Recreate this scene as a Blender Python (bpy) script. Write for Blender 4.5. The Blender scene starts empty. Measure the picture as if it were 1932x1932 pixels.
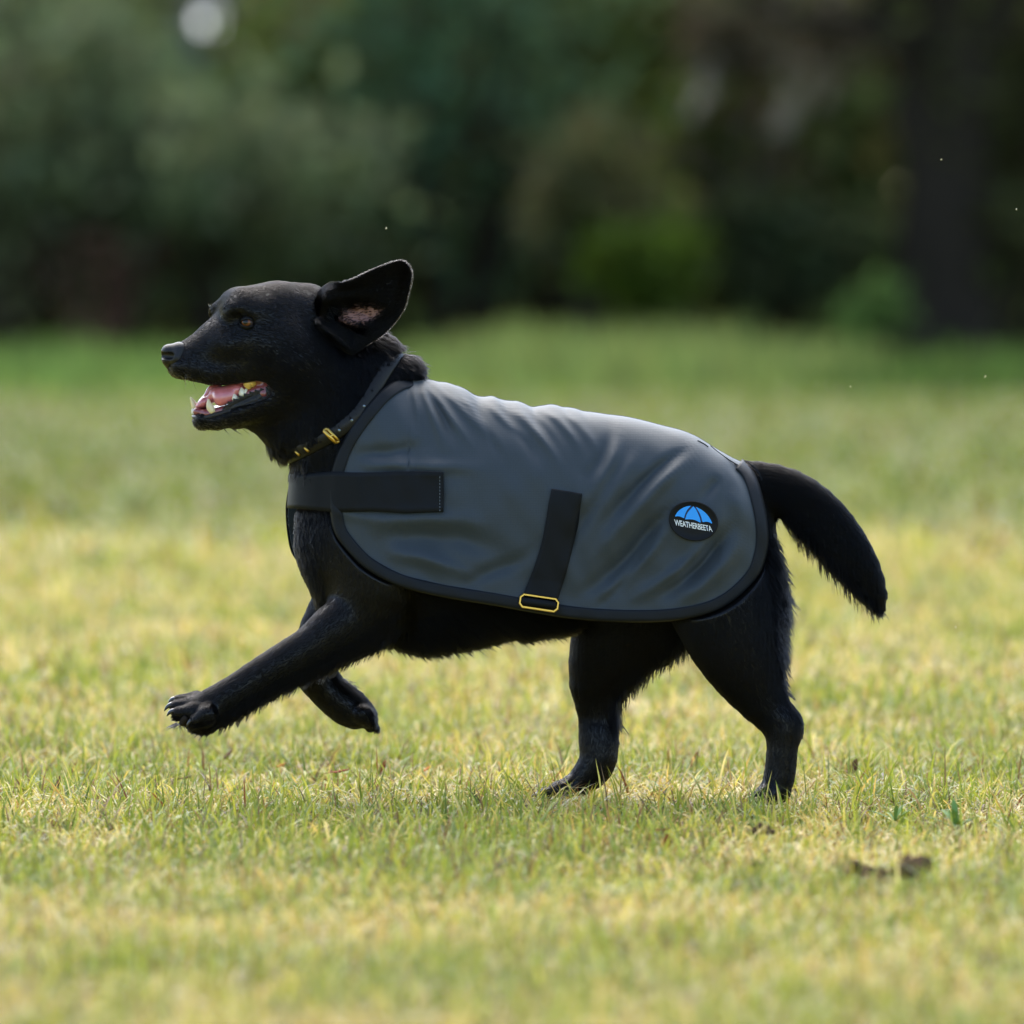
import bpy, math, random
import numpy as np
from mathutils import Vector

C = bpy.context.scene
COL = C.collection
rng = np.random.default_rng(7)
R = math.radians

# ---------------------------------------------------------------- camera
SC = 1.45 / 1932.0            # metres per unit of the side-view drawing, in the plane of the dog
DIST = 12.0                   # camera to dog
FPX = DIST / SC
HORIZON = 443.0
GROUND_ROW = 1508.0
pitch = math.atan((966.0 - HORIZON) / FPX)
CAM_H = DIST * math.tan(math.atan((GROUND_ROW - 966.0) / FPX) + pitch)
cam_data = bpy.data.cameras.new('camera')
cam = bpy.data.objects.new('camera', cam_data)
COL.objects.link(cam)
cam.location = (0, -DIST, CAM_H)
cam.rotation_euler = (math.pi / 2 - pitch, 0, 0)
cam_data.sensor_fit = 'HORIZONTAL'
cam_data.sensor_width = 24.0
cam_data.lens = 24.0 * DIST / 1.45
cam_data.clip_start = 0.1
cam_data.clip_end = 2000
cam_data.dof.use_dof = True
cam_data.dof.focus_distance = DIST - 0.09
cam_data.dof.aperture_fstop = (cam_data.lens / 1000.0) / 0.072
C.camera = cam

# ---------------------------------------------------------------- light
SUN_EL, SUN_AZ = R(54), R(-14)     # azimuth from +Y (behind the dog) towards +X
world = bpy.data.worlds.new('World')
C.world = world
world.use_nodes = True
wn = world.node_tree
sky = wn.nodes.new('ShaderNodeTexSky')
sky.sky_type = 'NISHITA'
sky.sun_disc = False
sky.sun_elevation = SUN_EL
sky.sun_rotation = SUN_AZ
sky.air_density = 1.0
sky.dust_density = 1.2
sky.ozone_density = 1.0
wn.links.new(sky.outputs[0], wn.nodes['Background'].inputs[0])
wn.nodes['Background'].inputs[1].default_value = 0.11
sun_data = bpy.data.lights.new('sun', 'SUN')
sun_data.energy = 1.45
sun_data.angle = R(70)
sun_data.color = (1.0, 0.95, 0.84)
sun = bpy.data.objects.new('sun', sun_data)
COL.objects.link(sun)
sd = Vector((math.sin(SUN_AZ) * math.cos(SUN_EL), math.cos(SUN_AZ) * math.cos(SUN_EL), math.sin(SUN_EL)))
sun.rotation_euler = sd.to_track_quat('Z', 'Y').to_euler()
C.view_settings.view_transform = 'Standard'
C.view_settings.look = 'None'
C.view_settings.gamma = 1.0
C.view_settings.exposure = 1.9
C.view_settings.use_curve_mapping = False
C.render.engine = 'CYCLES'
C.cycles.use_denoising = True
C.cycles.max_bounces = 8
C.cycles.diffuse_bounces = 3
C.cycles.glossy_bounces = 3
C.cycles.transmission_bounces = 4
C.cycles.transparent_max_bounces = 8
C.cycles.sample_clamp_indirect = 6.0
C.cycles.use_adaptive_sampling = False
C.cycles.adaptive_threshold = 0.012

# ---------------------------------------------------------------- helpers
def W(a):
    """side-view drawing units (x, depth, row) -> world metres"""
    a = np.asarray(a, dtype=np.float64)
    out = np.empty_like(a)
    out[..., 0] = (a[..., 0] - 966.0) * SC
    out[..., 1] = a[..., 1] * SC
    out[..., 2] = (GROUND_ROW - a[..., 2]) * SC
    return out

def at(px, row, dist):
    """ground-plan position and height of something seen at (px,row), dist metres from the camera"""
    return ((px - 966.0) / FPX * dist, dist - DIST, CAM_H - (row - HORIZON) / FPX * dist)

def empty(name, loc=(0, 0, 0)):
    o = bpy.data.objects.new(name, None)
    o.location = loc
    o.empty_display_size = 0.1
    COL.objects.link(o)
    return o

def tag(o, label=None, cat=None, group=None, kind=None):
    if label: o['label'] = label
    if cat: o['category'] = cat
    if group: o['group'] = group
    if kind: o['kind'] = kind
    return o

def mesh_np(name, verts, faces, mat=None, parent=None, smooth=True, k=4, attrs=None, matidx=None):
    """faces: (n,k) int array, or a list of such arrays"""
    me = bpy.data.meshes.new(name)
    verts = np.asarray(verts, dtype=np.float32)
    fl = faces if isinstance(faces, list) else [np.asarray(faces)]
    fl = [np.asarray(f, dtype=np.int32) for f in fl if len(f)]
    me.vertices.add(len(verts))
    me.vertices.foreach_set('co', verts.ravel())
    nl = sum(f.size for f in fl); nf = sum(len(f) for f in fl)
    me.loops.add(nl)
    me.loops.foreach_set('vertex_index', np.concatenate([f.ravel() for f in fl]))
    me.polygons.add(nf)
    tot = np.concatenate([np.full(len(f), f.shape[1], np.int32) for f in fl])
    start = np.concatenate([[0], np.cumsum(tot)[:-1]]).astype(np.int32)
    me.polygons.foreach_set('loop_start', start)
    me.polygons.foreach_set('use_smooth', np.full(nf, smooth))
    if matidx is not None:
        me.polygons.foreach_set('material_index', np.asarray(matidx, np.int32))
    me.update(calc_edges=True)
    me.validate()
    for an, (dom, arr) in (attrs or {}).items():
        arr = np.asarray(arr, np.float32)
        if arr.ndim == 1:
            a = me.attributes.new(an, 'FLOAT', dom); a.data.foreach_set('value', arr)
        else:
            a = me.attributes.new(an, 'FLOAT_COLOR', dom)
            if arr.shape[1] == 3: arr = np.concatenate([arr, np.ones((len(arr), 1), np.float32)], 1)
            a.data.foreach_set('color', arr.ravel())
    for m in (mat if isinstance(mat, (list, tuple)) else [mat]):
        if m: me.materials.append(m)
    o = bpy.data.objects.new(name, me)
    COL.objects.link(o)
    if parent: o.parent = parent
    return o

def interp(pts, x):
    p = np.asarray(pts, float)
    return np.interp(x, p[:, 0], p[:, 1])

def smoothline(pts, n, closed=False):
    """Catmull-Rom through pts resampled to n points, equal arc length"""
    P = np.asarray(pts, float)
    if closed: Q = np.vstack([P[-1], P, P[0], P[1]])
    else: Q = np.vstack([2 * P[0] - P[1], P, 2 * P[-1] - P[-2]])
    out = []
    for i in range(1, len(Q) - 2):
        t = np.linspace(0, 1, 24, endpoint=False)[:, None]
        a, b, c, d = Q[i - 1], Q[i], Q[i + 1], Q[i + 2]
        out.append(.5 * (2 * b + (c - a) * t + (2 * a - 5 * b + 4 * c - d) * t ** 2 + (3 * b - a - 3 * c + d) * t ** 3))
    out = np.vstack(out + [Q[-2][None]])
    s = np.concatenate([[0], np.cumsum(np.linalg.norm(np.diff(out, axis=0), axis=1))])
    u = np.linspace(0, s[-1], n)
    return np.stack([np.interp(u, s, out[:, k]) for k in range(out.shape[1])], 1)

def grid_faces(nu, nv, close_u=False):
    i = np.arange(nu if close_u else nu - 1)[:, None]; j = np.arange(nv - 1)[None]
    i2 = (i + 1) % nu
    return np.stack([i * nv + j, i2 * nv + j, i2 * nv + j + 1, i * nv + j + 1], -1).reshape(-1, 4)

def in_poly(x, y, poly):
    p = np.asarray(poly, float); c = np.zeros(np.shape(x), bool)
    j = len(p) - 1
    for i in range(len(p)):
        xi, yi, xj, yj = p[i, 0], p[i, 1], p[j, 0], p[j, 1]
        if yi != yj:
            c ^= ((yi > y) != (yj > y)) & (x < (xj - xi) * (y - yi) / (yj - yi) + xi)
        j = i
    return c

def poly_dist(x, y, poly):
    """signed distance to polygon, negative inside"""
    p = np.asarray(poly, float); q = np.roll(p, -1, 0)
    d = np.full(np.shape(x), 1e9)
    for a, b in zip(p, q):
        e = b - a; L = max(e @ e, 1e-9)
        h = np.clip(((x - a[0]) * e[0] + (y - a[1]) * e[1]) / L, 0, 1)
        d = np.minimum(d, np.hypot(x - a[0] - h * e[0], y - a[1] - h * e[1]))
    return np.where(in_poly(x, y, p), -d, d)

def smooth01(t):
    t = np.clip(t, 0, 1); return t * t * (3 - 2 * t)

# ---- materials
def new_mat(name):
    m = bpy.data.materials.new(name); m.use_nodes = True
    return m, m.node_tree, m.node_tree.nodes, m.node_tree.links, m.node_tree.nodes['Principled BSDF']

def simple(name, col, rough=.5, metal=0., spec=.5, bump=None, coat=0., sss=0., sheen=0.):
    m, t, n, l, b = new_mat(name)
    b.inputs['Base Color'].default_value = (*col, 1)
    b.inputs['Roughness'].default_value = rough
    b.inputs['Metallic'].default_value = metal
    b.inputs['Specular IOR Level'].default_value = spec
    b.inputs['Coat Weight'].default_value = coat
    b.inputs['Coat Roughness'].default_value = .08
    b.inputs['Sheen Weight'].default_value = sheen
    if sss:
        b.inputs['Subsurface Weight'].default_value = sss
        b.inputs['Subsurface Radius'].default_value = (.004, .0015, .001)
    if bump:
        tc = n.new('ShaderNodeTexCoord'); nz = n.new('ShaderNodeTexNoise'); bp = n.new('ShaderNodeBump')
        nz.inputs['Scale'].default_value = bump[0]; nz.inputs['Detail'].default_value = 4
        bp.inputs['Strength'].default_value = bump[1]; bp.inputs['Distance'].default_value = bump[2]
        l.new(tc.outputs['Object'], nz.inputs['Vector']); l.new(nz.outputs['Fac'], bp.inputs['Height'])
        l.new(bp.outputs[0], b.inputs['Normal'])
    return m

# ---- implicit shapes, meshed on a grid
def sd_cap(p, a, b, ra, rb, fy):
    """capsule with tapering radius; cross-section scaled by fy in depth"""
    a = np.array(a, np.float32); b = np.array(b, np.float32)
    s = np.array([1, 1 / fy, 1], np.float32)
    x = [(p[k] - a[k]) * s[k] for k in range(3)]
    ba = (b - a) * s
    L = float(ba @ ba)
    if L < 1e-6:
        h = 0.; q = x
    else:
        h = np.clip((x[0] * ba[0] + x[1] * ba[1] + x[2] * ba[2]) / L, 0, 1)
        q = [x[k] - h * ba[k] for k in range(3)]
    d = np.sqrt(q[0] ** 2 + q[1] ** 2 + q[2] ** 2) - (ra + (rb - ra) * h)
    return d * min(1., math.sqrt(fy))

def smin(a, b, k):
    h = np.maximum(k - np.abs(a - b), 0) / k
    return np.minimum(a, b) - h * h * k * .25

class Field:
    def __init__(s, lo, hi, vox):
        s.lo = np.array(lo, float); s.vox = vox
        s.n = np.ceil((np.array(hi) - s.lo) / vox).astype(int) + 1
        s.f = np.full(s.n, 60., np.float32)
        s.ax = [(s.lo[k] + np.arange(s.n[k]) * vox).astype(np.float32) for k in range(3)]
    def box(s, lo, hi):
        a = np.clip(np.floor((np.array(lo) - s.lo) / s.vox).astype(int), 0, s.n)
        b = np.clip(np.ceil((np.array(hi) - s.lo) / s.vox).astype(int) + 1, 0, s.n)
        sl = tuple(slice(a[k], b[k]) for k in range(3))
        g = [s.ax[0][sl[0]][:, None, None], s.ax[1][sl[1]][None, :, None], s.ax[2][sl[2]][None, None, :]]
        return sl, g
    def cap(s, a, b, ra, rb, fy=1., k=20., cut=False):
        r = max(ra, rb); pad = 45
        ext = np.array([r, r * fy, r]) + pad
        sl, g = s.box(np.minimum(a, b) - ext, np.maximum(a, b) + ext)
        if s.f[sl].size == 0: return
        d = sd_cap(g, a, b, ra, rb, fy)
        s.f[sl] = -smin(-s.f[sl], d, k) if cut else smin(s.f[sl], d, k)
    def caps(s, segs, k=20., kin=8.):
        """one limb: its segments joined almost sharply, then blended into the field"""
        pad = 45
        lo = np.min([np.minimum(a, b) - np.array([max(ra, rb), max(ra, rb) * fy, max(ra, rb)]) for a, b, ra, rb, fy in segs], 0) - pad
        hi = np.max([np.maximum(a, b) + np.array([max(ra, rb), max(ra, rb) * fy, max(ra, rb)]) for a, b, ra, rb, fy in segs], 0) + pad
        sl, g = s.box(lo, hi)
        if s.f[sl].size == 0: return
        d = None
        for a, b, ra, rb, fy in segs:
            e = sd_cap(g, a, b, ra, rb, fy)
            d = e if d is None else smin(d, e, kin)
        s.f[sl] = smin(s.f[sl], d, k)
    def sample(s, P):
        """trilinear"""
        q = np.clip((P - s.lo) / s.vox, 0, s.n - 1.001); i = q.astype(int); t = (q - i).astype(np.float32)
        out = 0
        for dx in (0, 1):
            for dy in (0, 1):
                for dz in (0, 1):
                    w = (t[:, 0] if dx else 1 - t[:, 0]) * (t[:, 1] if dy else 1 - t[:, 1]) * (t[:, 2] if dz else 1 - t[:, 2])
                    out = out + w * s.f[i[:, 0] + dx, i[:, 1] + dy, i[:, 2] + dz]
        return out
    def grad(s, P, e=None):
        e = e or s.vox
        g = np.stack([s.sample(P + np.eye(3)[k] * e) - s.sample(P - np.eye(3)[k] * e) for k in range(3)], 1)
        return g / np.maximum(np.linalg.norm(g, axis=1, keepdims=True), 1e-9)
    def mesh(s, relax=2):
        f = s.f; ins = f < 0
        cnt = sum(ins[dx:s.n[0] - 1 + dx, dy:s.n[1] - 1 + dy, dz:s.n[2] - 1 + dz].astype(np.int8)
                  for dx in (0, 1) for dy in (0, 1) for dz in (0, 1))
        act = (cnt > 0) & (cnt < 8)
        idx = np.argwhere(act)
        vid = np.full(act.shape, -1, np.int32); vid[act] = np.arange(len(idx))
        corner = {}
        for dx in (0, 1):
            for dy in (0, 1):
                for dz in (0, 1):
                    corner[dx, dy, dz] = f[idx[:, 0] + dx, idx[:, 1] + dy, idx[:, 2] + dz]
        acc = np.zeros((len(idx), 3)); num = np.zeros(len(idx))
        ks = list(corner)
        for a in ks:
            for ax in range(3):
                if a[ax] == 0:
                    b = list(a); b[ax] = 1; b = tuple(b)
                    fa, fb = corner[a], corner[b]
                    m = (fa < 0) != (fb < 0)
                    t = np.where(m, fa / np.where(m, fa - fb, 1), 0)
                    p = np.tile(np.array(a, float), (len(idx), 1)); p[:, ax] = t
                    acc[m] += p[m]; num[m] += 1
        V = s.lo + (idx + acc / num[:, None]) * s.vox
        F = []
        for ax in range(3):
            o1, o2 = [(1, 2), (2, 0), (0, 1)][ax]
            sl0 = [slice(0, None)] * 3; sl1 = [slice(0, None)] * 3
            sl0[ax] = slice(0, s.n[ax] - 1); sl1[ax] = slice(1, s.n[ax])
            a = ins[tuple(sl0)]; b = ins[tuple(sl1)]
            e = np.argwhere(a != b)
            e = e[(e[:, o1] > 0) & (e[:, o2] > 0) & (e[:, o1] < s.n[o1] - 1) & (e[:, o2] < s.n[o2] - 1)]
            sgn = a[e[:, 0], e[:, 1], e[:, 2]]
            q = []
            for d1, d2 in ((1, 1), (0, 1), (0, 0), (1, 0)):
                c = e.copy(); c[:, o1] -= d1; c[:, o2] -= d2
                q.append(vid[c[:, 0], c[:, 1], c[:, 2]])
            q = np.stack(q, 1)
            q = np.where(sgn[:, None], q, q[:, ::-1])
            F.append(q)
        F = np.concatenate(F)
        for _ in range(relax):
            sm = np.zeros_like(V); n = np.zeros(len(V))
            for k in range(4):
                a, b = F[:, k], F[:, (k + 1) % 4]
                for c in range(3): sm[:, c] += np.bincount(a, V[b, c], len(V)) + np.bincount(b, V[a, c], len(V))
                n += np.bincount(a, minlength=len(V)) + np.bincount(b, minlength=len(V))
            V = V * .4 + .6 * sm / n[:, None]
            g = s.grad(V); V = V - g * np.clip(s.sample(V), -s.vox, s.vox)[:, None] * .9
        return V, F[:, ::-1]     # rows grow downwards, so the winding turns over in world space
# ================================================================ coat shape (needed to fit the body under it)
RIDGE = smoothline([(560, 520), (629, 590), (700, 655), (773, 709), (802, 714), (857, 727), (902, 745), (932, 748), (974, 758), (1001, 765),
                    (1022, 763), (1052, 766), (1091, 773), (1158, 781), (1218, 792), (1278, 808), (1317, 823), (1359, 849),
                    (1398, 868), (1425, 888), (1450, 920)], 300)
OUTLINE = [(776, 708), (750, 718), (722, 738), (692, 772), (664, 810), (645, 845), (633, 880), (627, 905), (626, 925), (629, 961), (638, 1000), (665, 1036),
           (698, 1066), (752, 1094), (812, 1110), (872, 1121), (940, 1132), (1000, 1143), (1080, 1156), (1158, 1162),
           (1248, 1162), (1323, 1151), (1368, 1133), (1404, 1105), (1428, 1075), (1440, 1040), (1443.5, 1010), (1441, 973),
           (1434, 938), (1425, 906), (1413, 882), (1399, 868)]
OUT = smoothline(OUTLINE, 420)
IF = int(np.argmin(OUT[:, 0])); IR = int(np.argmax(OUT[:, 0]))
WMAX = [(560, 96), (626, 112), (680, 130), (760, 150), (860, 163), (1000, 163), (1150, 155), (1280, 146), (1360, 128), (1410, 104), (1443, 84), (1460, 76)]
WROW = [(560, 930), (629, 950), (800, 985), (1000, 975), (1200, 980), (1350, 985), (1443, 1030)]

def ridge(x): return np.interp(x, RIDGE[:, 0], RIDGE[:, 1])

# folds: (polyline, height, half width), height > 0 stands proud
FOLDS = [
    # gathers fanning from the withers
    ([(776, 705), (783, 740), (792, 790), (796, 840)], 5, 6), ([(782, 706), (806, 752), (828, 810), (840, 860)], 6, 7), ([(792, 706), (836, 762), (880, 822), (905, 860)], 6.5, 8),
    ([(812, 708), (862, 758), (915, 812), (950, 850)], 5, 8), ([(850, 722), (893, 770), (935, 824), (955, 862)], 7, 8),
    ([(905, 742), (940, 776), (985, 820), (1010, 860)], 7, 8), ([(950, 752), (995, 792), (1040, 846), (1056, 880)], 8, 9), ([(1012, 758), (1050, 786), (1082, 826), (1096, 860)], 8, 8),
    ([(1045, 764), (1090, 796), (1120, 840), (1124, 880)], 6, 9),
    ([(872, 736), (912, 790), (942, 850), (950, 890)], -6, 8), ([(930, 752), (968, 800), (1008, 852), (1024, 890)], -6, 8), ([(800, 720), (832, 775), (858, 830), (868, 866)], -5, 7),
    ([(985, 764), (1026, 808), (1060, 860), (1068, 900)], -5, 8),
    # pull towards the chest strap
    ([(655, 852), (715, 850), (780, 842), (830, 828)], -6, 14), ([(668, 872), (735, 872), (810, 872), (880, 866)], 5, 11), ([(780, 885), (850, 876), (930, 880)], 4, 13),
    # slack over the elbow
    ([(690, 1000), (790, 1004), (900, 1016), (1000, 1050)], -9, 24), ([(670, 985), (750, 978), (850, 976), (950, 986)], 8, 18),
    ([(710, 1034), (790, 1044), (870, 1070), (930, 1104)], 7, 14), ([(860, 1110), (910, 1078), (985, 1046), (1030, 1000)], -6, 14),
    # folds over the flank, falling forward
    ([(1150, 790), (1140, 845), (1105, 905), (1090, 950)], -5, 11), ([(1170, 795), (1160, 850), (1128, 910), (1105, 960)], 5, 11),
    ([(1318, 830), (1268, 860), (1215, 902), (1150, 970), (1120, 1010)], -9, 11), ([(1320, 850), (1262, 890), (1205, 950), (1140, 1022), (1090, 1075)], 9, 14),
    ([(1284, 930), (1228, 988), (1180, 1045), (1120, 1098), (1060, 1135)], -14, 15), ([(1262, 985), (1225, 1034), (1165, 1095), (1105, 1138)], 8, 10),
    ([(1246, 1000), (1196, 1062), (1146, 1120), (1110, 1150)], -8, 9),
    ([(1386, 968), (1350, 1022), (1300, 1078), (1220, 1135)], -13, 14), ([(1402, 990), (1368, 1054), (1306, 1112), (1236, 1150)], 8, 15),
    ([(1350, 995), (1290, 1060), (1215, 1110), (1150, 1145)], 7, 12), ([(1366, 915), (1396, 960), (1402, 1020)], 4, 16),
    ([(1365, 860), (1398, 900), (1415, 950)], -4, 9), ([(1130, 920), (1088, 995), (1062, 1070)], -6, 13), ([(1215, 830), (1180, 885), (1130, 960), (1110, 1000)], 5, 13),
    ([(1358, 890), (1330, 928), (1310, 950)], -5, 11), ([(1104, 880), (1098, 930), (1104, 980)], 4, 11), ([(600, 945), (680, 970), (770, 974)], 3, 12),
]
FOLDS = [(smoothline(p, 40), h, w) for p, h, w in FOLDS]

def folds(x, row):
    shp = np.shape(x); x = np.ravel(x); row = np.ravel(row)
    out = np.zeros(len(x))
    for p, h, w in FOLDS:
        lo, hi = p.min(0) - 3 * w, p.max(0) + 3 * w
        m = (x > lo[0]) & (x < hi[0]) & (row > lo[1]) & (row < hi[1])
        if not m.any(): continue
        d = np.hypot(x[m, None] - p[None, :, 0], row[m, None] - p[None, :, 1])
        i = d.argmin(1); t = i / 39.0
        env = smooth01(t / .35) * smooth01((1 - t) / .55)
        out[m] += 1.6 * h * env * np.exp(-(d.min(1) / (.98 * w)) ** 2)
    # small slack of the cloth
    out += 1.2 * np.sin(x * .045 + 1.7 * np.sin(row * .021)) * np.sin(row * .038 + x * .012) + .8 * np.sin(x * .09 - row * .07 + 2 * np.sin(x * .017))
    a = x * .6 + row; bb = x - .5 * row
    out += 1.1 * np.sin(bb * .11 + 2.2 * np.sin(a * .018)) * np.clip(np.sin(a * .027 + bb * .011), 0, 1)
    return out.reshape(shp)

def coat_y(x, row, wrinkle=True):
    """half width of the coat at side-view point; the near side is at minus this depth"""
    x = np.asarray(x, float); row = np.asarray(row, float)
    xc = np.clip(x, 560, 1460)
    r0 = ridge(xc); wr = interp(WROW, xc); wm = interp(WMAX, xc)
    t = (row - r0) / (wr - r0)
    g = np.where(t < 1, np.maximum(1 - np.abs(1 - np.clip(t, 0, 1)) ** 2.25, 0) ** (1 / 2.25), 1 - .10 * np.clip(t - 1, 0, 2) ** 1.5)
    y = wm * g
    if wrinkle:
        y = y + folds(x, row) * smooth01(t / .10)
    return y

# ================================================================ dog body
YAW = R(14); CY, SY = math.cos(YAW), math.sin(YAW)
def H(x, row, w=0.):
    """point of the head seen at (x,row), w to the far side of its middle plane"""
    du = (x - 600 + w * SY) / CY
    return (x, du * SY + w * CY, row)

CHAINS = []
PRIMS = []   # a, b, ra, rb, fy, k, comb direction, fur length, feather direction, feather length
def chain(pts, fy=1., k=26, fur=9, comb=None, feather=None, flen=0, f2=None):
    if len(pts) > 3: pts = [tuple(p) for p in smoothline(pts, 2 * (len(pts) - 1) + 1)]
    CHAINS.append(([(np.array(p[:3], float), np.array(q[:3], float), p[3], q[3], fy) for p, q in zip(pts[:-1], pts[1:])], k))
    for p, q in zip(pts[:-1], pts[1:]):
        a, b = np.array(p[:3], float), np.array(q[:3], float)
        d = np.array(comb, float) if comb is not None else b - a
        PRIMS.append((a, b, p[3], q[3], fy, k, d / np.linalg.norm(d), fur, feather, flen))

# trunk
chain([(722, 4, 965, 130), (800, 2, 975, 214), (930, 2, 968, 198), (1060, 2, 963, 180), (1180, 2, 965, 170), (1300, 0, 988, 140)], fy=.66, k=50, fur=12, comb=(1, 0, .25), feather=(0, 0, 1), flen=24)
chain([(1300, 0, 988, 140), (1362, 0, 1010, 96)], fy=.74, k=40, fur=12, comb=(.2, 0, 1))
chain([(700, 0, 1040, 128), (790, 0, 1062, 140), (905, 0, 1050, 132), (1010, 0, 1040, 118)], fy=.62, k=40, fur=13, comb=(1, 0, .3), feather=(0, 0, 1), flen=21)
# sheath tuft
chain([(985, 0, 1150, 26), (1050, 0, 1140, 30)], k=30, fur=14, comb=(1, 0, .4), feather=(0, 0, 1), flen=27)
# chest front and neck
chain([(694, -5, 940, 108), (690, -5, 1010, 108), (692, 0, 1070, 84)], fy=.82, k=45, fur=17, comb=(-.25, 0, 1), feather=(-1, 0, .5), flen=12)
chain([(610, -22, 700, 104), (652, -12, 770, 116), (688, -4, 850, 134), (736, 0, 925, 148)], fy=.80, k=45, fur=15, comb=(.35, 0, 1), feather=(-.6, 0, .8), flen=12)
chain([(690, -12, 690, 62), (735, -6, 728, 62), (770, 0, 770, 66)], fy=.8, k=40, fur=16, comb=(.8, 0, .6), feather=(.4, 0, -1), flen=12)
# head
def S(x, row, w):
    """x as it is seen on the near side; the far side is shifted by the turn of the head"""
    return H(x if w < 0 else x - 2 * w * SY, row, w)
chain([H(572, 602, 0) + (69,), H(535, 596, 0) + (65,)], fy=1.1, k=26, fur=7, comb=(1, 0, .15))
for w in (-24, 24):
    chain([S(466, 586, w) + (46,), S(515, 588, w) + (52,)], k=22, fur=6, comb=(1, 0, -.1))
    chain([S(440, 588, w * 1.6) + (17,), S(470, 582, w * 1.9) + (22,), S(500, 590, w * 2.2) + (30,)], k=16, fur=6, comb=(1, 0, .0))
    chain([S(347, 692, w * .8) + (16,), S(400, 702, w * 1.15) + (20,), S(455, 697, w * 1.55) + (24,), S(496, 700, w * 1.85) + (28,)], k=16, fur=6, comb=(1, 0, .45))
    chain([S(440, 650, w * 1.2) + (38,), S(490, 632, w * 1.8) + (36,), S(540, 630, w * 2.2) + (44,)], k=24, fur=6, comb=(1, 0, .2))
    chain([S(515, 662, w * 2.0) + (50,), S(560, 682, w * 2.3) + (62,), S(590, 720, w * 2.3) + (58,)], k=30, fur=9, comb=(1, 0, .5))
    chain([S(385, 789, w * .5) + (12,), S(415, 790, w * .75) + (13,), S(465, 773, w * 1.3) + (21,), S(520, 750, w * 1.7) + (38,), S(556, 720, w * 1.9) + (46,)], k=14, fur=7, comb=(1, 0, .12))
chain([H(409, 588, 45) + (14,), H(425, 582, 50) + (18,)], k=12, fur=8, comb=(-.3, 0, -.6))
chain([H(425, 640, 0) + (42,), H(385, 664, 0) + (37,), H(356, 676, 0) + (31,), H(347, 681, 0) + (27,)], fy=1.05, k=22, fur=5, comb=(1, 0, .05))
chain([H(470, 612, 0) + (46,), H(425, 640, 0) + (38,)], k=26, fur=5, comb=(1, 0, -.3))
chain([H(383, 790, 0) + (12,), H(430, 788, 0) + (13,), H(500, 778, 0) + (28,), H(560, 770, 0) + (56,)], k=20, fur=9, comb=(1, 0, .2), feather=(0, 0, 1), flen=4)
chain([H(530, 780, 0) + (36,), (600, -22, 790, 84)], k=40, fur=12, comb=(.5, 0, 1))
chain([(515, -14, 772, 40), (552, -16, 805, 54)], k=30, fur=12, comb=(.6, 0, .8), feather=(-.5, 0, .8), flen=9)
# tail
chain([(1372, 0, 915, 44), (1430, 0, 911, 38), (1490, 0, 930, 42), (1545, 0, 970, 43), (1592, 0, 1025, 40), (1630, 0, 1078, 30), (1655, 0, 1122, 16), (1662, 0, 1142, 8)], fy=.8, k=22, fur=12, feather=(-.6, 0, .8), flen=14)
# near fore leg, stretched forward
chain([(700, -58, 1000, 92), (712, -64, 1090, 84), (690, -70, 1150, 62), (640, -76, 1185, 52), (594, -78, 1219, 43), (545, -78, 1245, 38), (490, -78, 1276, 34), (458, -78, 1297, 33), (415, -78, 1322, 33), (384, -78, 1337, 33)],
      fy=.82, k=26, fur=7, feather=(.5, 0, .85), flen=15)
for y, x0, r0, x1, r1 in ((-56, 372, 1319, 340, 1319), (-72, 368, 1327, 335, 1328), (-94, 370, 1337, 340, 1339), (-114, 394, 1341, 374, 1352)):
    chain([(402, -78, 1326, 22), (x0, y, r0, 17), (x1, y * 1.03, r1, 12)], k=4, fur=5, feather=(.1, 0, 1), flen=9)
chain([(392, -80, 1352, 20), (372, -80, 1356, 14)], k=12, fur=6, feather=(-.2, 0, 1), flen=15)
# far fore leg, folded under
chain([(690, 62, 1010, 86), (672, 66, 1095, 66), (630, 70, 1150, 46), (598, 72, 1205, 38), (588, 72, 1250, 34), (592, 72, 1272, 33)], fy=.82, k=24, fur=7, feather=(.5, 0, .8), flen=9)
chain([(592, 72, 1272, 33), (612, 72, 1302, 32), (645, 72, 1332, 33), (668, 72, 1348, 31)], k=20, fur=7, feather=(.8, 0, -.6), flen=12)
for y, x0, r0, x1, r1 in ((46, 680, 1350, 692, 1364), (62, 684, 1354, 697, 1372), (80, 684, 1354, 697, 1373), (96, 680, 1348, 692, 1360)):
    chain([(664, 72, 1346, 22), (x0, y, r0, 17), (x1, y, r1, 12)], k=7, fur=6, feather=(1, 0, -.3), flen=10)
# near hind leg, pushing off behind
chain([(1325, -48, 1040, 112), (1352, -60, 1110, 100), (1376, -66, 1185, 86), (1398, -70, 1245, 68), (1424, -72, 1300, 47), (1452, -72, 1338, 36), (1474, -72, 1362, 30)], fy=.72, k=28, fur=9, feather=(.9, 0, .2), flen=14)
chain([(1478, -72, 1358, 26), (1474, -72, 1400, 26), (1470, -72, 1450, 26), (1462, -72, 1484, 27)], k=22, fur=7, feather=(1, 0, 0), flen=4)
for y in (-98, -82, -64, -48):
    chain([(1462, -72, 1484, 24), (1444, y, 1494, 16), (1424, y, 1502, 11)], k=8, fur=5)
chain([(1390, -40, 1050, 62), (1412, -34, 1130, 50), (1424, -30, 1210, 34), (1430, -34, 1250, 22)], fy=.8, k=26, fur=13, comb=(.5, 0, 1), feather=(1, 0, .1), flen=26)
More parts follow.
